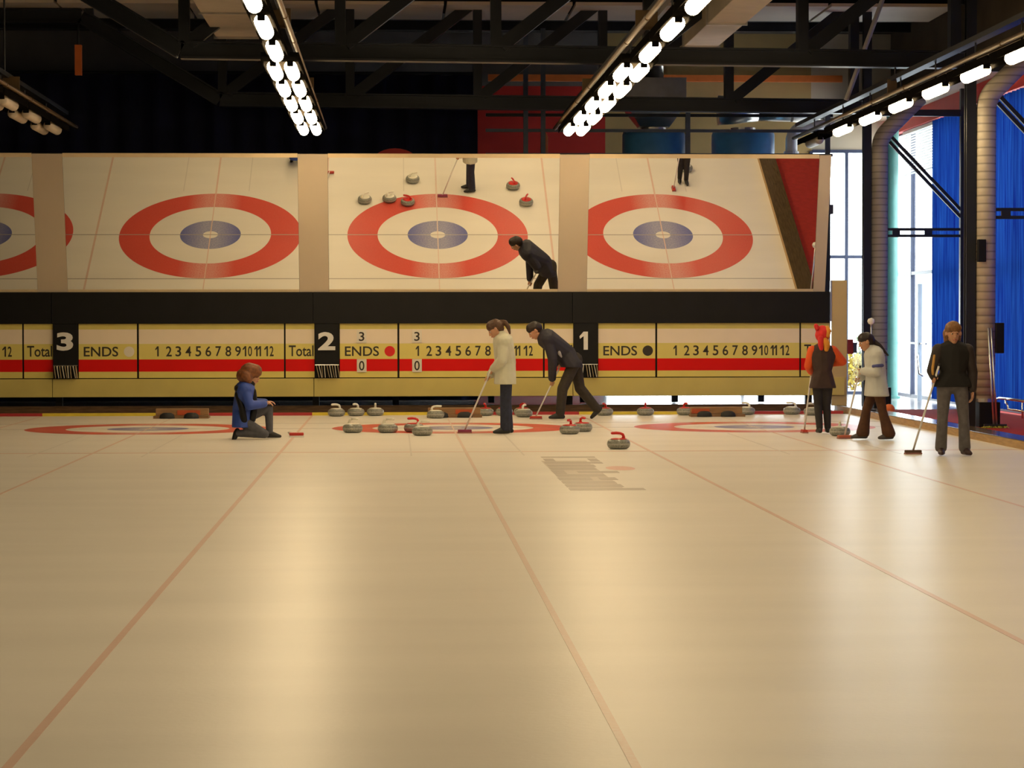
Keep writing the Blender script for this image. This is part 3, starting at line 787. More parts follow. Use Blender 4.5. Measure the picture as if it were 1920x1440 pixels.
obj('shaft', lathe([(0.125, 0), (0.125, 5.95)], 24), TEAL, tc_, smooth=True); obj('base_ring', lathe([(0, 0), (0.17, 0), (0.17, 0.05), (0.12, 0.06)], 24), TEAL, tc_)

# blue curtain along the side windows, in two widths
for y0, y1, lab, sd in ((3.5, 11.08, 'bright blue pleated curtain at the side windows, next to the bare glass', 1), (-4.9, 3.45, 'bright blue pleated curtain behind the chrome rail', 2)):
    c = obj('blue_curtain', pleated(y0, y1, 0.06, 5.56, 0.045, 0.26, 'y', sd), CURTAIN, loc=(WX-0.16, 0, 0), smooth=True); tag(c, lab, 'curtain', 'blue curtains at the side windows')
# slatted blind in front of the bare side glass, upper part
bl = empty('slatted_blind', (WX-0.06, 12.7, 5.56)); tag(bl, 'white slatted blind drawn part way down the bare side window', 'blind')
SLAT = mat('blind_slat', (0.80, 0.80, 0.80, 1), 0.5, var=0.03)
bm_s = box(-0.020, 0.020, -1.6, 1.6, -0.0012, 0.0012); me_s = None
for i in range(16):
    if me_s is None:
        s_ = obj('slat', bm_s, SLAT, bl); me_s = s_.data
    else:
        s_ = bpy.data.objects.new('slat', me_s); COL.objects.link(s_); s_.parent = bl
    s_.location = (0, 0, -0.06-0.055*i); s_.rotation_euler = (0, 0.9, 0)
obj('head_rail', box(-0.03, 0.03, -1.62, 1.62, -0.04, 0.03), WHITE, bl)

# ================================================================== CURLING STONES
def make_stone(hm):
    root = empty('curling_stone')
    prof = [(0, 0.0), (0.075, 0.0), (0.105, 0.005), (0.126, 0.015), (0.139, 0.030), (0.1445, 0.046), (0.1455, 0.060), (0.1445, 0.080), (0.139, 0.098), (0.126, 0.113), (0.104, 0.122), (0.07, 0.125), (0, 0.126)]
    body = obj('stone_body', lathe(prof, 32), GRANITE, root, smooth=True)
    obj('striking_band', lathe([(0.1440, 0.050), (0.1466, 0.053), (0.1466, 0.072), (0.1440, 0.075)], 32), mat('pale_granite', (0.36, 0.35, 0.31, 1), 0.6, var=0.25, scale=80), body, smooth=True)
    obj('handle_plate', lathe([(0.0, 0.124), (0.104, 0.1215), (0.098, 0.131), (0.06, 0.138), (0, 0.139)], 28), hm, root, smooth=True)
    obj('handle_neck', tube([(0.060, 0, 0.13), (0.066, 0, 0.155), (0.054, 0, 0.184), (0.020, 0, 0.198)], 0.016, 10, radii=[0.026, 0.019, 0.018, 0.017]), hm, root, smooth=True)
    obj('handle_grip', tube([(0.022, 0, 0.198), (-0.03, 0, 0.203), (-0.085, 0, 0.200), (-0.10, 0, 0.197)], 0.015, 10, radii=[0.017, 0.019, 0.018, 0.011]), hm, root, smooth=True)
    return root
st_w, st_r = make_stone(HWHITE), make_stone(HRED)
used = set()
def stone(red, x, y, ang, label, group=None):
    src = st_r if red else st_w
    o = src if src.name not in used else copy_tree(src)
    used.add(src.name)
    o.location = (x, y, 0.0); o.rotation_euler = (0, 0, math.radians(ang)); tag(o, label, 'curling stone', group or 'curling stones')
    return o
W = 'white-handled curling stone '; Rr = 'red-handled curling stone '
stone(False, -1.49, -1.45, 140, W+'on the rings, furthest from the woman in the pale coat')
stone(False, -0.98, -1.50, 150, W+'on the rings between another white one and a red one')
stone(True, -0.60, -1.35, 20, Rr+'half hidden behind a white-handled one at the edge of the rings')
stone(False, -0.49, -2.40, 160, W+'just outside the rings, close in front of a red one')
stone(True, 1.62, -2.10, 70, Rr+'at the ring edge, of a pair the one nearer the hog line')
stone(True, 1.86, -1.35, 110, Rr+'at the ring edge, of a pair the one nearer the scoreboards')
stone(True, 1.95, -6.15, 10, Rr+'alone beside the hog line')
stone(False, 5.36, -2.95, 80, W+'beside the orange broom of the child in the pale jacket')
for x, y, lab in ((-1.87, 4.62, 'at the sheet line end of three by the yellow bumper'), (-1.54, 4.75, 'in the middle of three by the yellow bumper'), (-1.21, 4.80, 'at the hack end of three by the yellow bumper'), (-0.20, 3.66, 'standing right beside a wooden hack')):
    stone(False, x, y, 200+90*x, W+lab)
for x, y, lab in ((0.66, 4.70, 'by the red bumper next to the hack with a white-handled stone'), (0.99, 4.75, 'by the red bumper behind the woman in the pale coat'), (1.30, 4.72, 'by the red bumper behind a white-handled one')):
    stone(True, x, y, 40+60*x, Rr+lab)
stone(False, 1.29, 4.02, 250, W+'beside the feet of the bending man')
for x, y, lab in ((2.70, 4.60, 'by the yellow bumper behind the bending man'), (3.40, 4.60, 'alone by the yellow bumper below the black dot'), (4.09, 4.65, 'by the yellow bumper touching the end of a hack')):
    stone(True, x, y, 25*x, Rr+lab)
for x, y, lab in ((5.16, 4.75, 'alone by the red bumper below the numerals'), (5.95, 4.78, 'by the red bumper, the farther of two near the kerb from it'), (6.24, 4.40, 'in front of the red bumper, closest to the kerb')):
    stone(False, x, y, 60*x, W+lab)

# hacks: rubber footholds on a wooden board
def hack(cx, label, reds):
    root = empty('hack', (cx, 3.85, 0)); tag(root, label, 'hack', 'hacks behind the rings')
    obj('base_board', box(-0.46, 0.46, 0.0, 0.30, 0.0, 0.045, bevel=0.006), WOOD, root)
    obj('back_block', box(-0.44, 0.44, 0.22, 0.30, 0.045, 0.16, bevel=0.008), mat('tan_wood', (0.34, 0.19, 0.085, 1), 0.5, var=0.25, scale=4, stretch=(1, 8, 8)), root)
    for x in (-0.23, 0.17):
        bm = lathe([(0, 0), (0.11, 0), (0.115, 0.02), (0.10, 0.07), (0.06, 0.10), (0, 0.105)], 20)
        bmesh.ops.scale(bm, vec=(1.15, 0.8, 0.95), verts=bm.verts); bmesh.ops.translate(bm, vec=(x, 0.02, 0.0), verts=bm.verts)
        obj('foot_rubber', bm, RUBBER, root, smooth=True)
    for x0, x1 in reds: obj('grip_mat', box(x0, x1, 0.20, 0.225, 0.05, 0.13), mat('orange_mat', (0.55, 0.10, 0.03, 1), 0.6), root)
    return root
hack(-4.43, 'wooden hack with rubber footholds behind the empty house beside the kneeling person', [(-0.08, 0.30)])
hack(0.12, 'wooden hack with rubber footholds beside a white-handled stone, in line with the red-dot scoreboard', [(0.02, 0.32)])
hack(4.55, 'wooden hack with rubber footholds in line with the black-dot scoreboard', [(-0.42, -0.12)])

# ================================================================== PEOPLE
def icos(r, c, sub=2):
    bm = bmesh.new(); bmesh.ops.create_icosphere(bm, subdivisions=sub, radius=r)
    vs = [(v.co.x+c[0], v.co.y+c[1], v.co.z+c[2]) for v in bm.verts]; bm.free(); return vs
def hull(bm, spheres, sub=2, cut=None):
    own = bmesh.new()
    for c, r in spheres:
        for co in icos(r, c, sub): own.verts.new(co)
    res = bmesh.ops.convex_hull(own, input=own.verts[:], use_existing_faces=False)
    junk = [e for e in set(res['geom_interior'] + res['geom_unused']) if isinstance(e, bmesh.types.BMVert) and e.is_valid]
    bmesh.ops.delete(own, geom=junk, context='VERTS')
    if cut:                                   # flat lower end (hem, cuff): keep what lies above height cut
        bmesh.ops.bisect_plane(own, geom=own.verts[:]+own.edges[:]+own.faces[:], plane_co=(0, 0, cut), plane_no=(0, 0, -1), clear_outer=True)
        bmesh.ops.holes_fill(own, edges=[e for e in own.edges if e.is_boundary], sides=0)
    bmesh.ops.recalc_face_normals(own, faces=own.faces)
    merge(bm, own)
def chain(bm, pts, radii):
    for a, b, ra, rb in zip(pts, pts[1:], radii, radii[1:]): hull(bm, [(a, ra), (b, rb)])
def skin(name, bm, material, parent, vox=0.010, smooth=3):
    """Fuse overlapping volumes into one continuous surface."""
    me = bpy.data.meshes.new('tmp'); bm.to_mesh(me); bm.free()
    t = bpy.data.objects.new('tmp', me); COL.objects.link(t)
    m = t.modifiers.new('r', 'REMESH'); m.mode = 'VOXEL'; m.voxel_size = vox
    if smooth:
        s = t.modifiers.new('s', 'SMOOTH'); s.iterations = smooth; s.factor = 0.5
    dg = bpy.context.evaluated_depsgraph_get()
    out = bpy.data.meshes.new_from_object(t.evaluated_get(dg))
    bpy.data.objects.remove(t); bpy.data.meshes.remove(me)
    return obj(name, out, material, parent, smooth=True)

V = Vector
SKIN = mat('skin_tone', (0.52, 0.27, 0.16, 1), 0.5, var=0.06, scale=12)
EYEM = mat('eye_dark', (0.03, 0.02, 0.015, 1), 0.2)
LIPM = mat('lip_tone', (0.38, 0.11, 0.09, 1), 0.45)

def hand_grip(bm, wrist, c, axis, k=1.0):
    """Fist closed round a shaft through c with direction axis; the hand comes from the wrist."""
    wrist, c, axis = V(wrist), V(c), V(axis).normalized()
    d = wrist-c; d = (d-axis*d.dot(axis)); d = d.normalized() if d.length > 1e-4 else axis.orthogonal().normalized()
    b = axis.cross(d).normalized()
    offs = (-0.030, -0.010, 0.010, 0.029); rad = 0.024*k
    pal = [(c+d*0.033*k+axis*o*k, 0.013*k) for o in offs]
    hull(bm, [(wrist, 0.024*k)]+pal+[(c+d*0.028*k+b*0.012*k, 0.014*k)])
    for o, L in zip(offs, (1.75, 1.95, 2.0, 1.7)):
        pts = []
        for i in range(5):
            a = L*PI/2*i/4*0.95
            pts.append(c+axis*o*k + d*math.cos(a)*rad*1.15 + b*math.sin(a)*rad*1.15)
        chain(bm, pts, [0.0100*k, 0.0100*k, 0.0095*k, 0.009*k, 0.008*k])
    t0 = wrist+(c-wrist)*0.45 + axis*0.018*k
    chain(bm, [t0, c+axis*0.040*k-b*0.022*k+d*0.018*k, c+axis*0.030*k-b*0.030*k-d*0.006*k, c+axis*0.022*k-b*0.018*k-d*0.024*k], [0.015*k, 0.012*k, 0.0105*k, 0.009*k])

def hand_relaxed(bm, wrist, dirv, palm_n, thumb_side, k=1.0):
    """Open, slightly curled hand: dirv to the fingertips, palm_n out of the palm, thumb_side towards the thumb."""
    w, d, n, t = V(wrist), V(dirv).normalized(), V(palm_n).normalized(), V(thumb_side).normalized()
    kn = [w+d*0.085*k+t*o*k for o in (0.030, 0.010, -0.010, -0.028)]
    hull(bm, [(w, 0.024*k)]+[(p, 0.013*k) for p in kn])
    for p, L in zip(kn, (0.070, 0.080, 0.074, 0.058)):
        a = p+(d*0.92+n*0.35).normalized()*L*0.5*k
        b_ = a+(d*0.72+n*0.70).normalized()*L*0.30*k
        c_ = b_+(d*0.45+n*0.9).normalized()*L*0.28*k
        chain(bm, [p, a, b_, c_], [0.0105*k, 0.0098*k, 0.009*k, 0.008*k])
    q0 = w+d*0.025*k+t*0.022*k
    chain(bm, [q0, q0+(d*0.6+t*0.8)*0.038*k, q0+(d*0.95+t*0.65+n*0.3)*0.062*k], [0.015*k, 0.0115*k, 0.009*k])

def person(label, loc, heading, J, st):
    root = empty('person', loc, heading); tag(root, label, 'person')
    k = st.get('k', 1.0)
    g = lambda n: V(J[n])
    head, hf, hu = g('head'), V(J.get('face', (1, 0, 0))).normalized(), None
    upv = V((0, 0, 1)) if abs(hf.z) < 0.95 else V((1, 0, 0))
    hs = upv.cross(hf).normalized(); hu = hf.cross(hs).normalized()       # hs: left side of the head
    H = lambda x, y, z: head + (hf*x + hs*y + hu*z)*k*1.06
    r = lambda v: v*k
    # ---------------- body
    bm = bmesh.new()
    hull(bm, [(H(-0.02, 0, 0.030), r(0.088)), (H(0.015, 0, 0.028), r(0.080)), (H(0.035, 0, -0.03), r(0.058))], 3)
    hull(bm, [(H(0.035, 0, -0.03), r(0.056)), (H(0.055, 0, -0.092), r(0.030)), (H(0.0, 0.035, -0.06), r(0.028)), (H(0.0, -0.035, -0.06), r(0.028))], 3)
    hull(bm, [(H(0.096, 0, 0.012), r(0.010)), (H(0.112, 0, -0.028), r(0.013)), (H(0.095, 0.012, -0.034), r(0.010)), (H(0.095, -0.012, -0.034), r(0.010))])
    hull(bm, [(H(0.088, 0.024, 0.028), r(0.012)), (H(0.088, -0.024, 0.028), r(0.012))])
    for s in (-1, 1):
        hull(bm, [(H(-0.005, s*0.088, 0.012), r(0.014)), (H(-0.012, s*0.090, -0.018), r(0.011)), (H(0.006, s*0.084, -0.01), r(0.012))])
    hull(bm, [(H(0.098, 0.018, -0.062), r(0.008)), (H(0.098, -0.018, -0.062), r(0.008)), (H(0.085, 0, -0.066), r(0.02))])
    neck, chest = g('neck'), (g('shL')+g('shR'))/2
    chain(bm, [H(-0.01, 0, -0.05), neck, chest], [r(0.052), r(0.056), r(0.07)])
    hips = (g('hipL')+g('hipR'))/2; waist = hips.lerp(chest, 0.35)
    hull(bm, [(g('shL'), r(0.055)), (g('shR'), r(0.055)), (chest, r(0.10)), (waist, r(0.105))])
    hull(bm, [(waist, r(0.105)), (g('hipL'), r(0.085)), (g('hipR'), r(0.085))])
    for s in 'LR':
        chain(bm, [g('sh'+s), g('el'+s), g('wr'+s)], [r(0.050), r(0.038), r(0.026)])
        chain(bm, [g('hip'+s), g('kn'+s), g('an'+s)], [r(0.082), r(0.054), r(0.040)])
        hull(bm, [(g('an'+s), r(0.036)), (g('an'+s).lerp(g('toe'+s), 0.45), r(0.022))])
        hd = J['hand'+s]
        if hd[0] == 'grip': hand_grip(bm, g('wr'+s), hd[1], hd[2], k)
        else: hand_relaxed(bm, g('wr'+s), hd[1], hd[2], hd[3], k)
    body = skin('body', bm, SKIN, root, 0.0065, 2)
    # ---------------- face details
    for s in (-1, 1):
        b2 = bmesh.new(); bmesh.ops.create_uvsphere(b2, u_segments=10, v_segments=8, radius=r(0.0105)); bmesh.ops.translate(b2, vec=H(0.080, s*0.033, 0.008), verts=b2.verts)
        e = obj('eye', b2, WHITE, body, smooth=True)
        b2 = bmesh.new(); bmesh.ops.create_uvsphere(b2, u_segments=8, v_segments=6, radius=r(0.0085)); bmesh.ops.translate(b2, vec=H(0.0855, s*0.033, 0.008), verts=b2.verts)
        obj('iris', b2, EYEM, body, smooth=True)
        b2 = bmesh.new(); chain(b2, [H(0.090, s*0.016, 0.036), H(0.090, s*0.036, 0.042), H(0.080, s*0.054, 0.036)], [r(0.0038)]*3)
        obj('eyebrow', b2, st['hair'], body)
    b2 = bmesh.new(); chain(b2, [H(0.094, -0.024, -0.062), H(0.105, 0, -0.060), H(0.094, 0.024, -0.062)], [r(0.006), r(0.0075), r(0.006)])
    obj('mouth', b2, LIPM, body)
    # ---------------- hair
    if st.get('hair_shape'):
        b2 = bmesh.new()
        for grp in st['hair_shape']: hull(b2, [(H(*c), r(q)) for c, q in grp])
        skin('hair', b2, st['hair'], root, 0.009, 2)
    # ---------------- trousers
    b2 = bmesh.new(); fl = st.get('flare', 0.0)
    hull(b2, [(hips+V((0, 0, 0.05)), r(0.125)), (g('hipL'), r(0.105)), (g('hipR'), r(0.105))])
    for s in 'LR':
        bg_ = st.get('baggy', 0.0)
        chain(b2, [g('hip'+s), g('kn'+s)], [r(0.102), r(0.070+bg_)])
        an = g('an'+s); kn = g('kn'+s); cuff = kn.lerp(an, 0.96)
        upright = kn.z-an.z > 0.3
        hull(b2, [(kn, r(0.070+bg_)), (kn.lerp(an, 0.5), r(0.064+bg_+fl*0.4))])
        hull(b2, [(kn.lerp(an, 0.5), r(0.064+bg_+fl*0.4)), (cuff, r(0.056+bg_+fl))], cut=(0.045 if an.z < 0.1 else an.z-0.02) if upright else None)
    skin('trousers', b2, st['trousers'], root, 0.011, 3)
    # ---------------- shoes
    for s in 'LR':
        an, toe = g('an'+s), g('toe'+s); fd = (toe-an); fd.z = 0
        fd = fd.normalized() if fd.length > 1e-4 else V((1, 0, 0))
        side = V((-fd.y, fd.x, 0)); b2 = bmesh.new()
        vert = J.get('shoe'+s, 'flat')
        if vert == 'flat':
            base = V((an.x, an.y, an.z-r(0.075)))
            hull(b2, [(base-fd*r(0.05)+V((0, 0, r(0.035))), r(0.033)), (base+fd*r(0.10)+side*r(0.018)+V((0, 0, r(0.03))), r(0.028)), (base+fd*r(0.10)-side*r(0.018)+V((0, 0, r(0.03))), r(0.028)), (base+fd*r(0.165)+V((0, 0, r(0.026))), r(0.024)), (an+V((0, 0, 0.0)), r(0.048))])
        else:                                    # toes on the ground, heel raised, foot stretched back
            dv = (toe-an).normalized()
            hull(b2, [(an, r(0.05)), (an+dv*r(0.10)+side*r(0.016), r(0.034)), (an+dv*r(0.10)-side*r(0.016), r(0.034)), (an+dv*r(0.15), r(0.028)), (an-dv*r(0.05), r(0.04))])
        skin('shoe', b2, st['shoes'], root, 0.008, 2)
    # ---------------- jacket
    b2 = bmesh.new(); pad = st.get('pad', 0.03)
    shr = 0.060+pad*(1.0 if st.get('sleeves', 'same') == 'same' else 0.35); drop = V((0, 0, 0 if shr > 0.09 else r(-0.015)))
    hull(b2, [(g('shL')+drop, r(shr)), (g('shR')+drop, r(shr)), (chest, r(0.105+pad)), (waist, r(0.110+pad))])
    hem = V(J['hem']) if 'hem' in J else hips
    hw = st.get('hem_w', 0.10); hr = st.get('hem_r', 0.10)
    sd = (g('shL')-g('shR')); sd.z = 0; sd = sd.normalized()
    hull(b2, [(waist, r(0.105+pad)), (hem+sd*r(hw), r(hr)), (hem-sd*r(hw), r(hr))], cut=hem.z-0.005)
    hull(b2, [(neck+V((0, 0, r(-0.02))), r(0.070)), (neck+V((0, 0, r(st.get('collar', 0.02)))), r(0.066))])
    sl = st.get('sleeves', 'same')
    tgt = b2 if sl == 'same' else bmesh.new()
    for s in 'LR':
        chain(tgt, [g('sh'+s), g('el'+s), g('el'+s).lerp(g('wr'+s), 0.93)], [r(0.062+pad*0.6), r(0.050+pad*0.5), r(0.040+pad*0.4)])
    jk = skin('jacket' if sl == 'same' else 'vest', b2, st['jacket'], root, 0.011, 3)
    if sl != 'same': skin('sleeves', tgt, sl, root, 0.010, 3)
    for nm, m_, pts, rad in st.get('trims', []):
        b2 = bmesh.new(); chain(b2, [V(p) for p in pts], rad); skin(nm, b2, m_, jk, 0.008, 1)
    return root

def broom(label, M_, tip, top, pad_m, shaft_m=WHITE, wide=0.10, headrot=0.0):
    """Curling broom: shaft from the head at tip (on the ice) to top, given in a person's local frame."""
    tip, top = M_ @ V(tip), M_ @ V(top)
    root = empty('curling_broom', (tip.x, tip.y, 0.0)); tag(root, label, 'broom', 'curling brooms')
    t = top - V((tip.x, tip.y, 0)); base = V((0, 0, 0.045))
    obj('handle', tube([base, t], 0.0125, 10), shaft_m, root, smooth=True)
    obj('end_cap', tube([t, t+(t-base).normalized()*0.03], 0.014, 10), RUBBER, root)
    hd = box(-wide, wide, -0.035, 0.035, 0.016, 0.05, bevel=0.008); bmesh.ops.rotate(hd, matrix=Matrix.Rotation(headrot, 3, 'Z'), verts=hd.verts)
    obj('brush_head', hd, pad_m, root)
    pd = box(-wide*1.04, wide*1.04, -0.042, 0.042, 0.0, 0.018, bevel=0.005); bmesh.ops.rotate(pd, matrix=Matrix.Rotation(headrot, 3, 'Z'), verts=pd.verts)
    obj('brush_pad', pd, mat('brush_pad', (0.35, 0.16, 0.14, 1), 0.8), root)
    return root
def frame(loc, heading): return Matrix.Translation(V(loc)) @ Matrix.Rotation(heading, 4, 'Z')
def on(a, b, t): return tuple(V(a).lerp(V(b), t))
PURPLE = mat('purple_head', (0.28, 0.03, 0.10, 1), 0.5); BRED = mat('brush_red', (0.50, 0.03, 0.02, 1), 0.5); BOR = mat('brush_orange', (0.62, 0.16, 0.09, 1), 0.5); BBRN = mat('brush_brown', (0.10, 0.055, 0.035, 1), 0.6)
HBROWN = mat('brown_hair', (0.075, 0.032, 0.012, 1), 0.55, var=0.35, scale=40); HDARK = mat('dark_hair', (0.018, 0.009, 0.006, 1), 0.5, var=0.3, scale=40); HAUB = mat('auburn_hair', (0.17, 0.055, 0.014, 1), 0.6, var=0.4, scale=30); HBLOND = mat('fair_brown_hair', (0.20, 0.09, 0.03, 1), 0.55, var=0.3, scale=40)
CAP = [((-0.03, 0, 0.045), 0.100), ((0.02, 0, 0.062), 0.090)]

# --- woman in the pale coat, looking down at her broom
L_loc, L_h = (0.70, -2.0, 0), PI
tip, top = (0.57, -0.30, 0.03), (0.175, 0.02, 0.97)
ax = V(top)-V(tip); g1, g2 = on(tip, top, 0.80), on(tip, top, 0.93)
person('woman in a pale cream coat and dark jeans, head bowed over her broom', L_loc, L_h,
    dict(head=(0.135, 0, 1.50), face=(0.80, -0.05, -0.52), neck=(0.06, 0, 1.39), shL=(0.02, 0.165, 1.31), shR=(0.03, -0.165, 1.31), elL=(0.05, 0.235, 1.06), elR=(0.06, -0.235, 1.04),
         wrL=on((0.05, 0.235, 1.06), g2, 0.80), wrR=on((0.06, -0.235, 1.04), g1, 0.80), handL=('grip', g2, ax), handR=('grip', g1, ax),
         hipL=(-0.02, 0.085, 0.87), hipR=(-0.02, -0.085, 0.87), knL=(0.0, 0.075, 0.47), knR=(-0.02, -0.075, 0.47), anL=(0.0, 0.08, 0.08), anR=(-0.05, -0.09, 0.08), toeL=(0.15, 0.09, 0.03), toeR=(0.10, -0.11, 0.03), hem=(0.0, 0, 0.72)),
    dict(k=0.97, hair=HBROWN, trousers=mat('dark_jeans', (0.018, 0.022, 0.045, 1), 0.8, var=0.2, scale=20), shoes=mat('black_shoe', (0.012, 0.012, 0.012, 1), 0.5), flare=0.012, baggy=0.010,
         jacket=mat('cream_coat', (0.55, 0.54, 0.42, 1), 0.75, var=0.05, scale=8), pad=0.055, collar=0.05, hem_w=0.09, hem_r=0.165,
         hair_shape=[CAP, [((-0.05, 0, 0.02), 0.09), ((-0.06, 0, -0.03), 0.06)], [((0.045, 0.045, 0.06), 0.045), ((0.045, -0.045, 0.06), 0.045)], [((-0.115, 0, 0.05), 0.032), ((-0.165, 0, 0.01), 0.036)], [((-0.165, 0, 0.01), 0.036), ((-0.165, 0, -0.07), 0.034)], [((-0.165, 0, -0.07), 0.034), ((-0.135, 0, -0.16), 0.014)]]))
broom('broom with a purple head held by the woman in the pale coat', frame(L_loc, L_h), tip, top, PURPLE)

# --- man bending over his broom by the boards
L_loc, L_h = (1.97, 3.12, 0), PI
tip, top = (0.53, -0.02, 0.03), (0.10, 0.0, 0.93)
ax = V(top)-V(tip); g1, g2 = on(tip, top, 0.62), on(tip, top, 0.92)
person('man in a dark navy jacket bending over his broom beside the raised white one', L_loc, L_h,
    dict(head=(0.545, 0, 1.455), face=(0.74, 0.05, -0.60), neck=(0.43, 0, 1.40), shL=(0.335, 0.19, 1.31), shR=(0.345, -0.19, 1.33), elL=(0.27, 0.25, 1.00), elR=(0.16, -0.27, 1.10),
         wrL=on((0.27, 0.25, 1.00), g1, 0.84), wrR=on((0.16, -0.27, 1.10), g2, 0.80), handL=('grip', g1, ax), handR=('grip', g2, ax),
         hipL=(-0.10, 0.09, 0.93), hipR=(-0.13, -0.09, 0.93), knL=(0.10, 0.12, 0.50), knR=(-0.20, -0.10, 0.51), anL=(0.14, 0.12, 0.085), anR=(-0.50, -0.10, 0.14), toeL=(0.30, 0.13, 0.03), toeR=(-0.40, -0.10, 0.03), shoeR='point', hem=(-0.08, 0, 0.86)),
    dict(k=1.03, hair=HDARK, trousers=mat('dark_trousers', (0.030, 0.022, 0.015, 1), 0.8, var=0.25, scale=20), shoes=MATS['black_shoe'], baggy=0.018,
         jacket=mat('navy_jacket', (0.018, 0.016, 0.028, 1), 0.7, var=0.2, scale=10), pad=0.065, collar=0.02, hem_w=0.10, hem_r=0.16,
         hair_shape=[CAP, [((-0.06, 0, 0.02), 0.085), ((-0.05, 0, -0.03), 0.065)], [((0.055, 0.03, 0.070), 0.042), ((0.055, -0.03, 0.070), 0.042)]],
         trims=[('pale_emblem', mat('pale_grey_print', (0.36, 0.34, 0.33, 1), 0.6), [(0.165, 0.205, 1.14), (0.155, 0.215, 1.08), (0.125, 0.218, 1.03)], [0.022, 0.030, 0.016])]))
broom('broom with a red head held by the bending man', frame(L_loc, L_h), tip, top, BRED)

# --- person kneeling on one knee in the blue jacket
L_loc, L_h = (-2.86, -3.25, 0), 0.0
person('kneeling person in a blue and black jacket and grey jeans, hands on one knee', L_loc, L_h,
    dict(head=(0.02, 0, 0.865), face=(1, 0.0, -0.18), neck=(-0.02, 0, 0.765), shL=(-0.07, 0.15, 0.685), shR=(-0.07, -0.15, 0.685), elL=(0.03, 0.21, 0.49), elR=(0.00, -0.215, 0.47),
         wrL=(0.20, 0.13, 0.50), wrR=(0.20, -0.02, 0.485), handL=('open', (0.75, -0.10, 0.10), (0.1, 0.0, -1), (0, -1, 0)), handR=('open', (0.80, 0.65, 0.10), (0.1, 0, -1), (0, 1, 0)),
         hipL=(-0.13, 0.08, 0.27), hipR=(-0.13, -0.08, 0.26), knL=(0.245, 0.11, 0.425), knR=(0.20, -0.10, 0.075), anL=(0.255, 0.11, 0.075), anR=(-0.19, -0.10, 0.085), toeL=(0.40, 0.12, 0.03), toeR=(-0.23, -0.10, -0.02), shoeR='point', hem=(-0.12, 0, 0.17)),
    dict(k=0.88, hair=HAUB, trousers=mat('grey_jeans', (0.085, 0.085, 0.105, 1), 0.85, var=0.15, scale=20), shoes=MATS['black_shoe'],
         jacket=mat('blue_jacket', (0.025, 0.065, 0.34, 1), 0.6, var=0.12, scale=8), pad=0.055, collar=0.03, hem_w=0.085, hem_r=0.155,
         hair_shape=[[((-0.05, 0, 0.06), 0.145), ((0.035, 0, 0.08), 0.115)], [((-0.08, 0.08, -0.02), 0.11), ((-0.08, -0.08, -0.02), 0.11), ((-0.12, 0, -0.01), 0.12), ((-0.04, 0.11, -0.06), 0.07), ((-0.04, -0.11, -0.06), 0.07)]],
         trims=[('black_side_panel', BLACK, [(-0.17, -0.14, 0.62), (-0.11, -0.175, 0.45), (-0.08, -0.155, 0.27)], [0.04, 0.045, 0.05]), ('black_yoke', BLACK, [(-0.16, -0.13, 0.69), (-0.165, 0.0, 0.70), (-0.16, 0.13, 0.69)], [0.045, 0.06, 0.045]), ('black_front', BLACK, [(0.04, -0.03, 0.66), (0.055, -0.03, 0.45), (0.02, -0.06, 0.28)], [0.045, 0.05, 0.06]),
                ('black_collar', BLACK, [(-0.02, -0.02, 0.755), (0.0, 0.0, 0.765)], [0.075, 0.07])]))
# red and white broom head lying on the ice in front of the kneeling person
lb = empty('curling_broom', (-2.25, -2.75, 0)); tag(lb, 'short red broom head lying on the ice in front of the kneeling person', 'broom', 'curling brooms')
obj('brush_head', box(-0.10, 0.10, -0.035, 0.035, 0.022, 0.065, bevel=0.01), BRED, lb); obj('brush_pad', box(-0.105, 0.105, -0.042, 0.042, 0.0, 0.022, bevel=0.005), WHITE, lb)
obj('handle', tube([(0.0, 0, 0.06), (-0.05, 0.35, 0.035), (-0.16, 1.10, 0.014)], 0.0125, 10), WHITE, lb, smooth=True)

# --- child in the orange top and red-yellow jester hat, seen from behind
L_loc, L_h = (5.22, -2.35, 0), PI/2
tip, top = (0.30, 0.21, 0.03), (0.24, 0.10, 1.02)
ax = V(top)-V(tip); g1, g2 = on(tip, top, 0.84), on(tip, top, 0.96)
HATR = mat('hat_red', (0.60, 0.02, 0.02, 1), 0.8, var=0.1, scale=10); HATY = mat('hat_yellow', (0.62, 0.24, 0.02, 1), 0.8, var=0.1, scale=10)
ORT = mat('orange_sleeve', (0.72, 0.09, 0.01, 1), 0.7, var=0.08)
pz = person('child in a dark vest over an orange top with a red and yellow hat', L_loc, L_h,
    dict(head=(0.03, 0, 1.37), face=(1, 0.05, -0.25), neck=(0.01, 0, 1.27), shL=(0.0, 0.145, 1.19), shR=(0.0, -0.145, 1.19), elL=(0.03, 0.20, 0.97), elR=(0.06, -0.30, 1.03),
         wrL=on((0.03, 0.20, 0.97), g1, 0.80), wrR=on((0.06, -0.30, 1.03), g2, 0.82), handL=('grip', g1, ax), handR=('grip', g2, ax),
         hipL=(-0.01, 0.07, 0.77), hipR=(-0.01, -0.07, 0.77), knL=(0.03, 0.06, 0.42), knR=(0.05, -0.07, 0.42), anL=(-0.06, 0.05, 0.08), anR=(0.02, -0.08, 0.08), toeL=(0.08, 0.06, 0.03), toeR=(0.16, -0.10, 0.03), hem=(-0.01, 0, 0.66)),
    dict(k=0.88, hair=HDARK, trousers=mat('black_trousers', (0.020, 0.016, 0.018, 1), 0.8, var=0.2, scale=20), shoes=MATS['black_shoe'],
         jacket=mat('dark_brown_vest', (0.045, 0.022, 0.018, 1), 0.75, var=0.2, scale=8), pad=0.04, collar=0.02, hem_w=0.09, hem_r=0.135, sleeves=ORT,
         hair_shape=[CAP]))
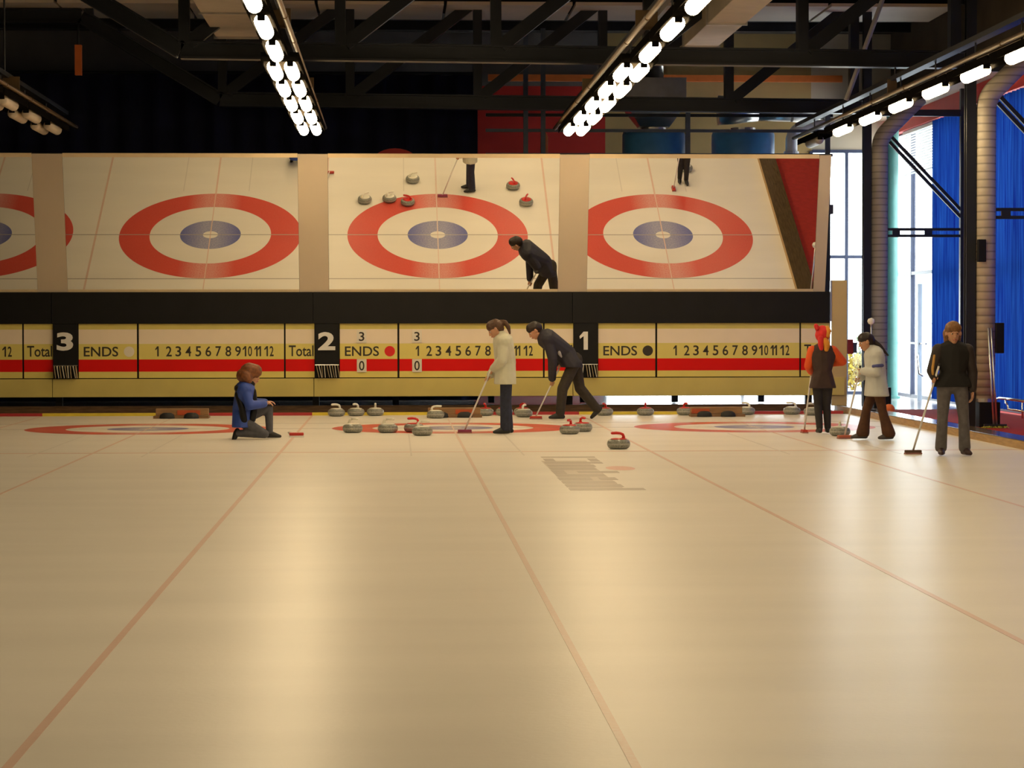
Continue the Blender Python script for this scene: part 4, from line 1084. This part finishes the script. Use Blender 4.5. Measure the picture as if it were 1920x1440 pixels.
bm = bmesh.new(); c0 = V((0.02, 0, 1.41)); hull(bm, [(c0, 0.108), (c0+V((0, 0, 0.05)), 0.095)]); hull(bm, [(c0+V((-0.04, 0, 0.02)), 0.09), (c0+V((-0.05, 0, -0.09)), 0.075)])
ht = skin('hat', bm, HATR, pz, 0.009, 2)
for nm, m_, pts, rad in (('hat_tail', HATR, [(0.0, 0.07, 1.50), (-0.02, 0.10, 1.545), (-0.05, 0.085, 1.50)], [0.04, 0.032, 0.02]), ('hat_tail', HATY, [(0.0, -0.06, 1.50), (-0.06, -0.075, 1.47), (-0.10, -0.06, 1.40)], [0.045, 0.04, 0.03]),
                         ('hat_tail', HATY, [(-0.09, -0.02, 1.33), (-0.12, -0.04, 1.27), (-0.135, -0.03, 1.21)], [0.05, 0.05, 0.035]), ('hat_tail', HATR, [(-0.09, 0.04, 1.36), (-0.12, 0.05, 1.28), (-0.13, 0.04, 1.22)], [0.045, 0.04, 0.03])):
    bm = bmesh.new(); chain(bm, [V(p) for p in pts], rad); skin(nm, bm, m_, ht, 0.009, 1)
broom('broom with a dark red head held by the child in the red and yellow hat', frame(L_loc, L_h), tip, top, BRED, headrot=PI/2)

# --- child in the pale blue-grey jacket walking towards the sheet
L_loc, L_h = (5.62, -4.15, 0), PI
tip, top = (0.34, -0.40, 0.03), (0.20, -0.04, 0.98)
ax = V(top)-V(tip); g1, g2 = on(tip, top, 0.82), on(tip, top, 0.95)
JX = mat('pale_jacket', (0.50, 0.51, 0.50, 1), 0.7, var=0.05, scale=8)
person('child in a pale jacket with a blue sleeve band and brown flared trousers', L_loc, L_h,
    dict(head=(0.13, 0, 1.33), face=(0.93, 0.12, -0.34), neck=(0.06, 0, 1.23), shL=(0.01, 0.15, 1.15), shR=(0.02, -0.15, 1.15), elL=(0.02, 0.215, 0.93), elR=(0.04, -0.21, 0.92),
         wrL=on((0.02, 0.215, 0.93), g2, 0.82), wrR=on((0.04, -0.21, 0.92), g1, 0.80), handL=('grip', g2, ax), handR=('grip', g1, ax),
         hipL=(-0.02, 0.08, 0.74), hipR=(-0.02, -0.08, 0.74), knL=(-0.08, 0.09, 0.40), knR=(0.10, -0.09, 0.41), anL=(-0.17, 0.10, 0.08), anR=(0.15, -0.10, 0.08), toeL=(-0.04, 0.13, 0.03), toeR=(0.29, -0.11, 0.03), hem=(-0.02, 0, 0.60)),
    dict(k=0.88, hair=HDARK, trousers=mat('brown_flares', (0.070, 0.024, 0.008, 1), 0.8, var=0.2, scale=15), shoes=mat('grey_shoe', (0.06, 0.05, 0.05, 1), 0.5), flare=0.05,
         jacket=JX, pad=0.055, collar=0.03, hem_w=0.10, hem_r=0.175,
         hair_shape=[CAP, [((-0.06, 0, 0.02), 0.09), ((-0.06, 0, -0.05), 0.065)], [((0.05, 0.04, 0.065), 0.045), ((0.05, -0.04, 0.065), 0.045)], [((-0.11, 0, -0.02), 0.04), ((-0.17, 0.03, -0.12), 0.034)], [((-0.17, 0.03, -0.12), 0.034), ((-0.23, 0.06, -0.29), 0.016)]],
         trims=[('blue_sleeve_band', mat('blue_band', (0.07, 0.08, 0.26, 1), 0.6), [(-0.05, 0.235, 1.015), (0.02, 0.255, 1.01), (0.075, 0.235, 1.005)], [0.024, 0.026, 0.022])]))
broom('broom with an orange head held by the child in the pale jacket', frame(L_loc, L_h), tip, top, BOR, headrot=0.2)

# --- person in the black vest facing the hall
L_loc, L_h = (5.80, -7.95, 0), -PI/2
tip, top = (-0.35, -0.40, 0.03), (0.15, -0.20, 1.08)
ax = V(top)-V(tip); g1 = on(tip, top, 0.84)
SLB = mat('brown_sleeve', (0.026, 0.017, 0.016, 1), 0.7, var=0.15)
person('person in a black vest and grey jeans standing by the kerb', L_loc, L_h,
    dict(head=(0.03, 0.0, 1.46), face=(1, 0.0, -0.10), neck=(0.0, 0, 1.345), shL=(-0.01, 0.18, 1.265), shR=(-0.01, -0.17, 1.265), elL=(-0.03, 0.245, 1.00), elR=(0.02, -0.255, 1.02),
         wrL=(0.02, 0.235, 0.78), wrR=on((0.02, -0.255, 1.02), g1, 0.72), handL=('open', (0.05, 0.0, -1), (0.2, -1, 0), (1, 0, 0)), handR=('grip', g1, ax),
         hipL=(-0.01, 0.095, 0.84), hipR=(-0.01, -0.095, 0.84), knL=(0.02, 0.13, 0.46), knR=(0.0, -0.12, 0.46), anL=(0.02, 0.145, 0.08), anR=(-0.04, -0.13, 0.08), toeL=(0.17, 0.18, 0.03), toeR=(0.11, -0.15, 0.03), hem=(-0.01, 0, 0.83)),
    dict(k=0.95, hair=HBLOND, trousers=mat('faded_grey_jeans', (0.11, 0.10, 0.105, 1), 0.85, var=0.2, scale=15), shoes=mat('maroon_shoe', (0.03, 0.010, 0.012, 1), 0.5), flare=0.022,
         jacket=mat('black_vest', (0.007, 0.006, 0.006, 1), 0.8, var=0.2), pad=0.04, collar=0.0, hem_w=0.11, hem_r=0.145, sleeves=SLB,
         hair_shape=[[((-0.04, 0, 0.055), 0.105), ((0.015, 0, 0.068), 0.095)], [((-0.06, 0.05, 0.0), 0.07), ((-0.06, -0.05, 0.0), 0.07), ((-0.05, 0.06, -0.09), 0.045), ((-0.05, -0.06, -0.09), 0.045)], [((0.05, 0.05, 0.075), 0.040), ((0.055, -0.045, 0.075), 0.042)]],
         trims=[('yellow_sleeve_stripe', mat('sleeve_yellow', (0.50, 0.26, 0.05, 1), 0.6), [(0.06, -0.235, 1.20), (0.085, -0.262, 1.04), (0.10, -0.262, 0.98)], [0.016, 0.018, 0.015])]))
broom('broom with a brown head held by the person in the black vest', frame(L_loc, L_h), tip, top, BBRN, headrot=0.1)

# ================================================================== ALONG THE WALKWAY
mp_ = empty('ice_mop', (8.12, -0.72, 0.0)); tag(mp_, 'wide yellow-green ice mop leaning against the column', 'mop')
for dx in (-0.022, 0.022): obj('pole', tube([(dx, 0, 0.05), (dx-0.02, 0.28, 1.50)], 0.016, 10), ALU, mp_, smooth=True)
obj('mop_bar', box(-0.17, 0.17, -0.03, 0.03, 0.03, 0.06), RUBBER, mp_)
bm = bmesh.new(); rnd = random.Random(4)
for i in range(70):
    x = rnd.uniform(-0.18, 0.18); y = rnd.uniform(-0.05, 0.05)
    tube([(x*0.92, y*0.5, 0.035), (x+rnd.uniform(-0.02, 0.02), y, 0.018), (x+rnd.uniform(-0.03, 0.03), y*1.6, 0.006)], 0.006, 5, bm)
fr = obj('mop_fringe', bm, mat('mop_yellow', (0.42, 0.40, 0.05, 1), 0.9, var=0.3, scale=20), mp_); fr['kind'] = 'stuff'
rl = empty('chrome_rail', (9.45, 2.6, 0.0)); tag(rl, 'bent chrome tube rail in front of the blue curtain', 'rail')
obj('top_tube', tube([(0, 2.0, 0.26), (0, 1.7, 0.29), (0, -3.5, 0.29)], 0.025, 10), CHROME, rl, smooth=True)
pts = [(0, 1.3, 0.29)] + [(0, 1.3-0.18*math.sin(a)-0.0, 0.12+0.10*math.cos(a)) for a in [i/6*PI/2 for i in range(7)]] + [(0, -3.5, 0.10)]
obj('lower_tube', tube(pts, 0.020, 10), CHROME, rl, smooth=True)
for y in (1.95, 0.2, -1.6, -3.4): obj('foot', tube([(0, y, 0.28), (0, y, 0.0)], 0.018, 8), CHROME, rl, smooth=True)
# chair-like chrome frame at the glass, seen beside the vest wearer
dh = empty('door_handle_frame', (9.65, 11.6, 0.0)); tag(dh, 'pale metal frame with a bent grip at the bare side window', 'frame')
obj('upright', box(-0.04, 0.04, -0.05, 0.05, 0, 2.35), mat('pale_blue_metal', (0.42, 0.50, 0.62, 1), 0.4, var=0.05), dh)
obj('grip', tube([(-0.02, -0.05, 0.95), (-0.10, -0.25, 0.90), (-0.10, -0.40, 0.55), (-0.02, -0.45, 0.50)], 0.02, 8), CHROME, dh, smooth=True)
obj('cross_bar', tube([(0, -0.6, 1.15), (0, 3.2, 1.15)], 0.018, 8), GALV, dh)
rb = obj('red_ball', lathe([(0.10*math.sin(i/10*PI), 0.10-0.10*math.cos(i/10*PI)) for i in range(11)], 20), ORANGE, loc=(7.50, 4.1, 0.0), smooth=True); tag(rb, 'small orange-red ball beyond the kerb behind the child in the pale jacket', 'ball')
# patio furniture outside the side glass
pt = empty('patio_table', (11.9, 15.6, 0)); tag(pt, 'round white patio table outside the side window', 'table')
obj('table_top', lathe([(0, 0.72), (0.55, 0.72), (0.57, 0.735), (0.55, 0.75), (0, 0.75)], 28), WHITE, pt)
obj('pedestal', lathe([(0, 0), (0.25, 0), (0.25, 0.03), (0.04, 0.06), (0.035, 0.72)], 16), WHITE, pt, smooth=True)
ps = empty('patio_parasol', (12.6, 18.4, 0)); tag(ps, 'white patio parasol outside the side window', 'parasol')
obj('pole', tube([(0, 0, 0), (0, 0, 2.5)], 0.025, 8), ALU, ps)
obj('canopy', lathe([(0, 2.15), (0.6, 1.85), (1.2, 1.55), (1.2, 1.53), (0.6, 1.83), (0.03, 2.12)], 8), WHITE, ps)
obj('base', lathe([(0, 0), (0.3, 0), (0.3, 0.06), (0.03, 0.10)], 16), GREYW, ps)

po = empty('kerb_pole', (7.06, 3.45, 0.112)); tag(po, 'thin silver pole with a pale round head standing on the kerb', 'pole')
obj('pole', tube([(0, 0, 0.012), (0, 0, 1.46)], 0.014, 10), ALU, po, smooth=True)
obj('head', lathe([(0, 1.43), (0.045, 1.45), (0.065, 1.49), (0.05, 1.53), (0, 1.55)], 16), WHITE, po, smooth=True)
obj('foot', lathe([(0, 0), (0.09, 0), (0.09, 0.012), (0.02, 0.03), (0, 0.03)], 16), RUBBER, po)
bx_ = empty('hanging_box', (7.24, 6.19, 1.02)); tag(bx_, 'small dark red and navy box on the edge of the cream end partition', 'box')
obj('box_body', box(-0.07, 0.03, -0.06, 0.06, 0, 0.26, bevel=0.006), mat('dark_red_plastic', (0.20, 0.012, 0.02, 1), 0.4), bx_)
obj('box_side', box(0.032, 0.10, -0.05, 0.05, 0.02, 0.20, bevel=0.006), FRAMEB, bx_)
rd_ = obj('sloping_rod', tube([(6.55, 3.0, 5.24), (7.49, 3.0, 7.84)], 0.04, 8), mat('pale_rod_paint', (0.42, 0.40, 0.38, 1), 0.5)); tag(rd_, 'pale sloping rod above the kerb row of lights', 'rod')
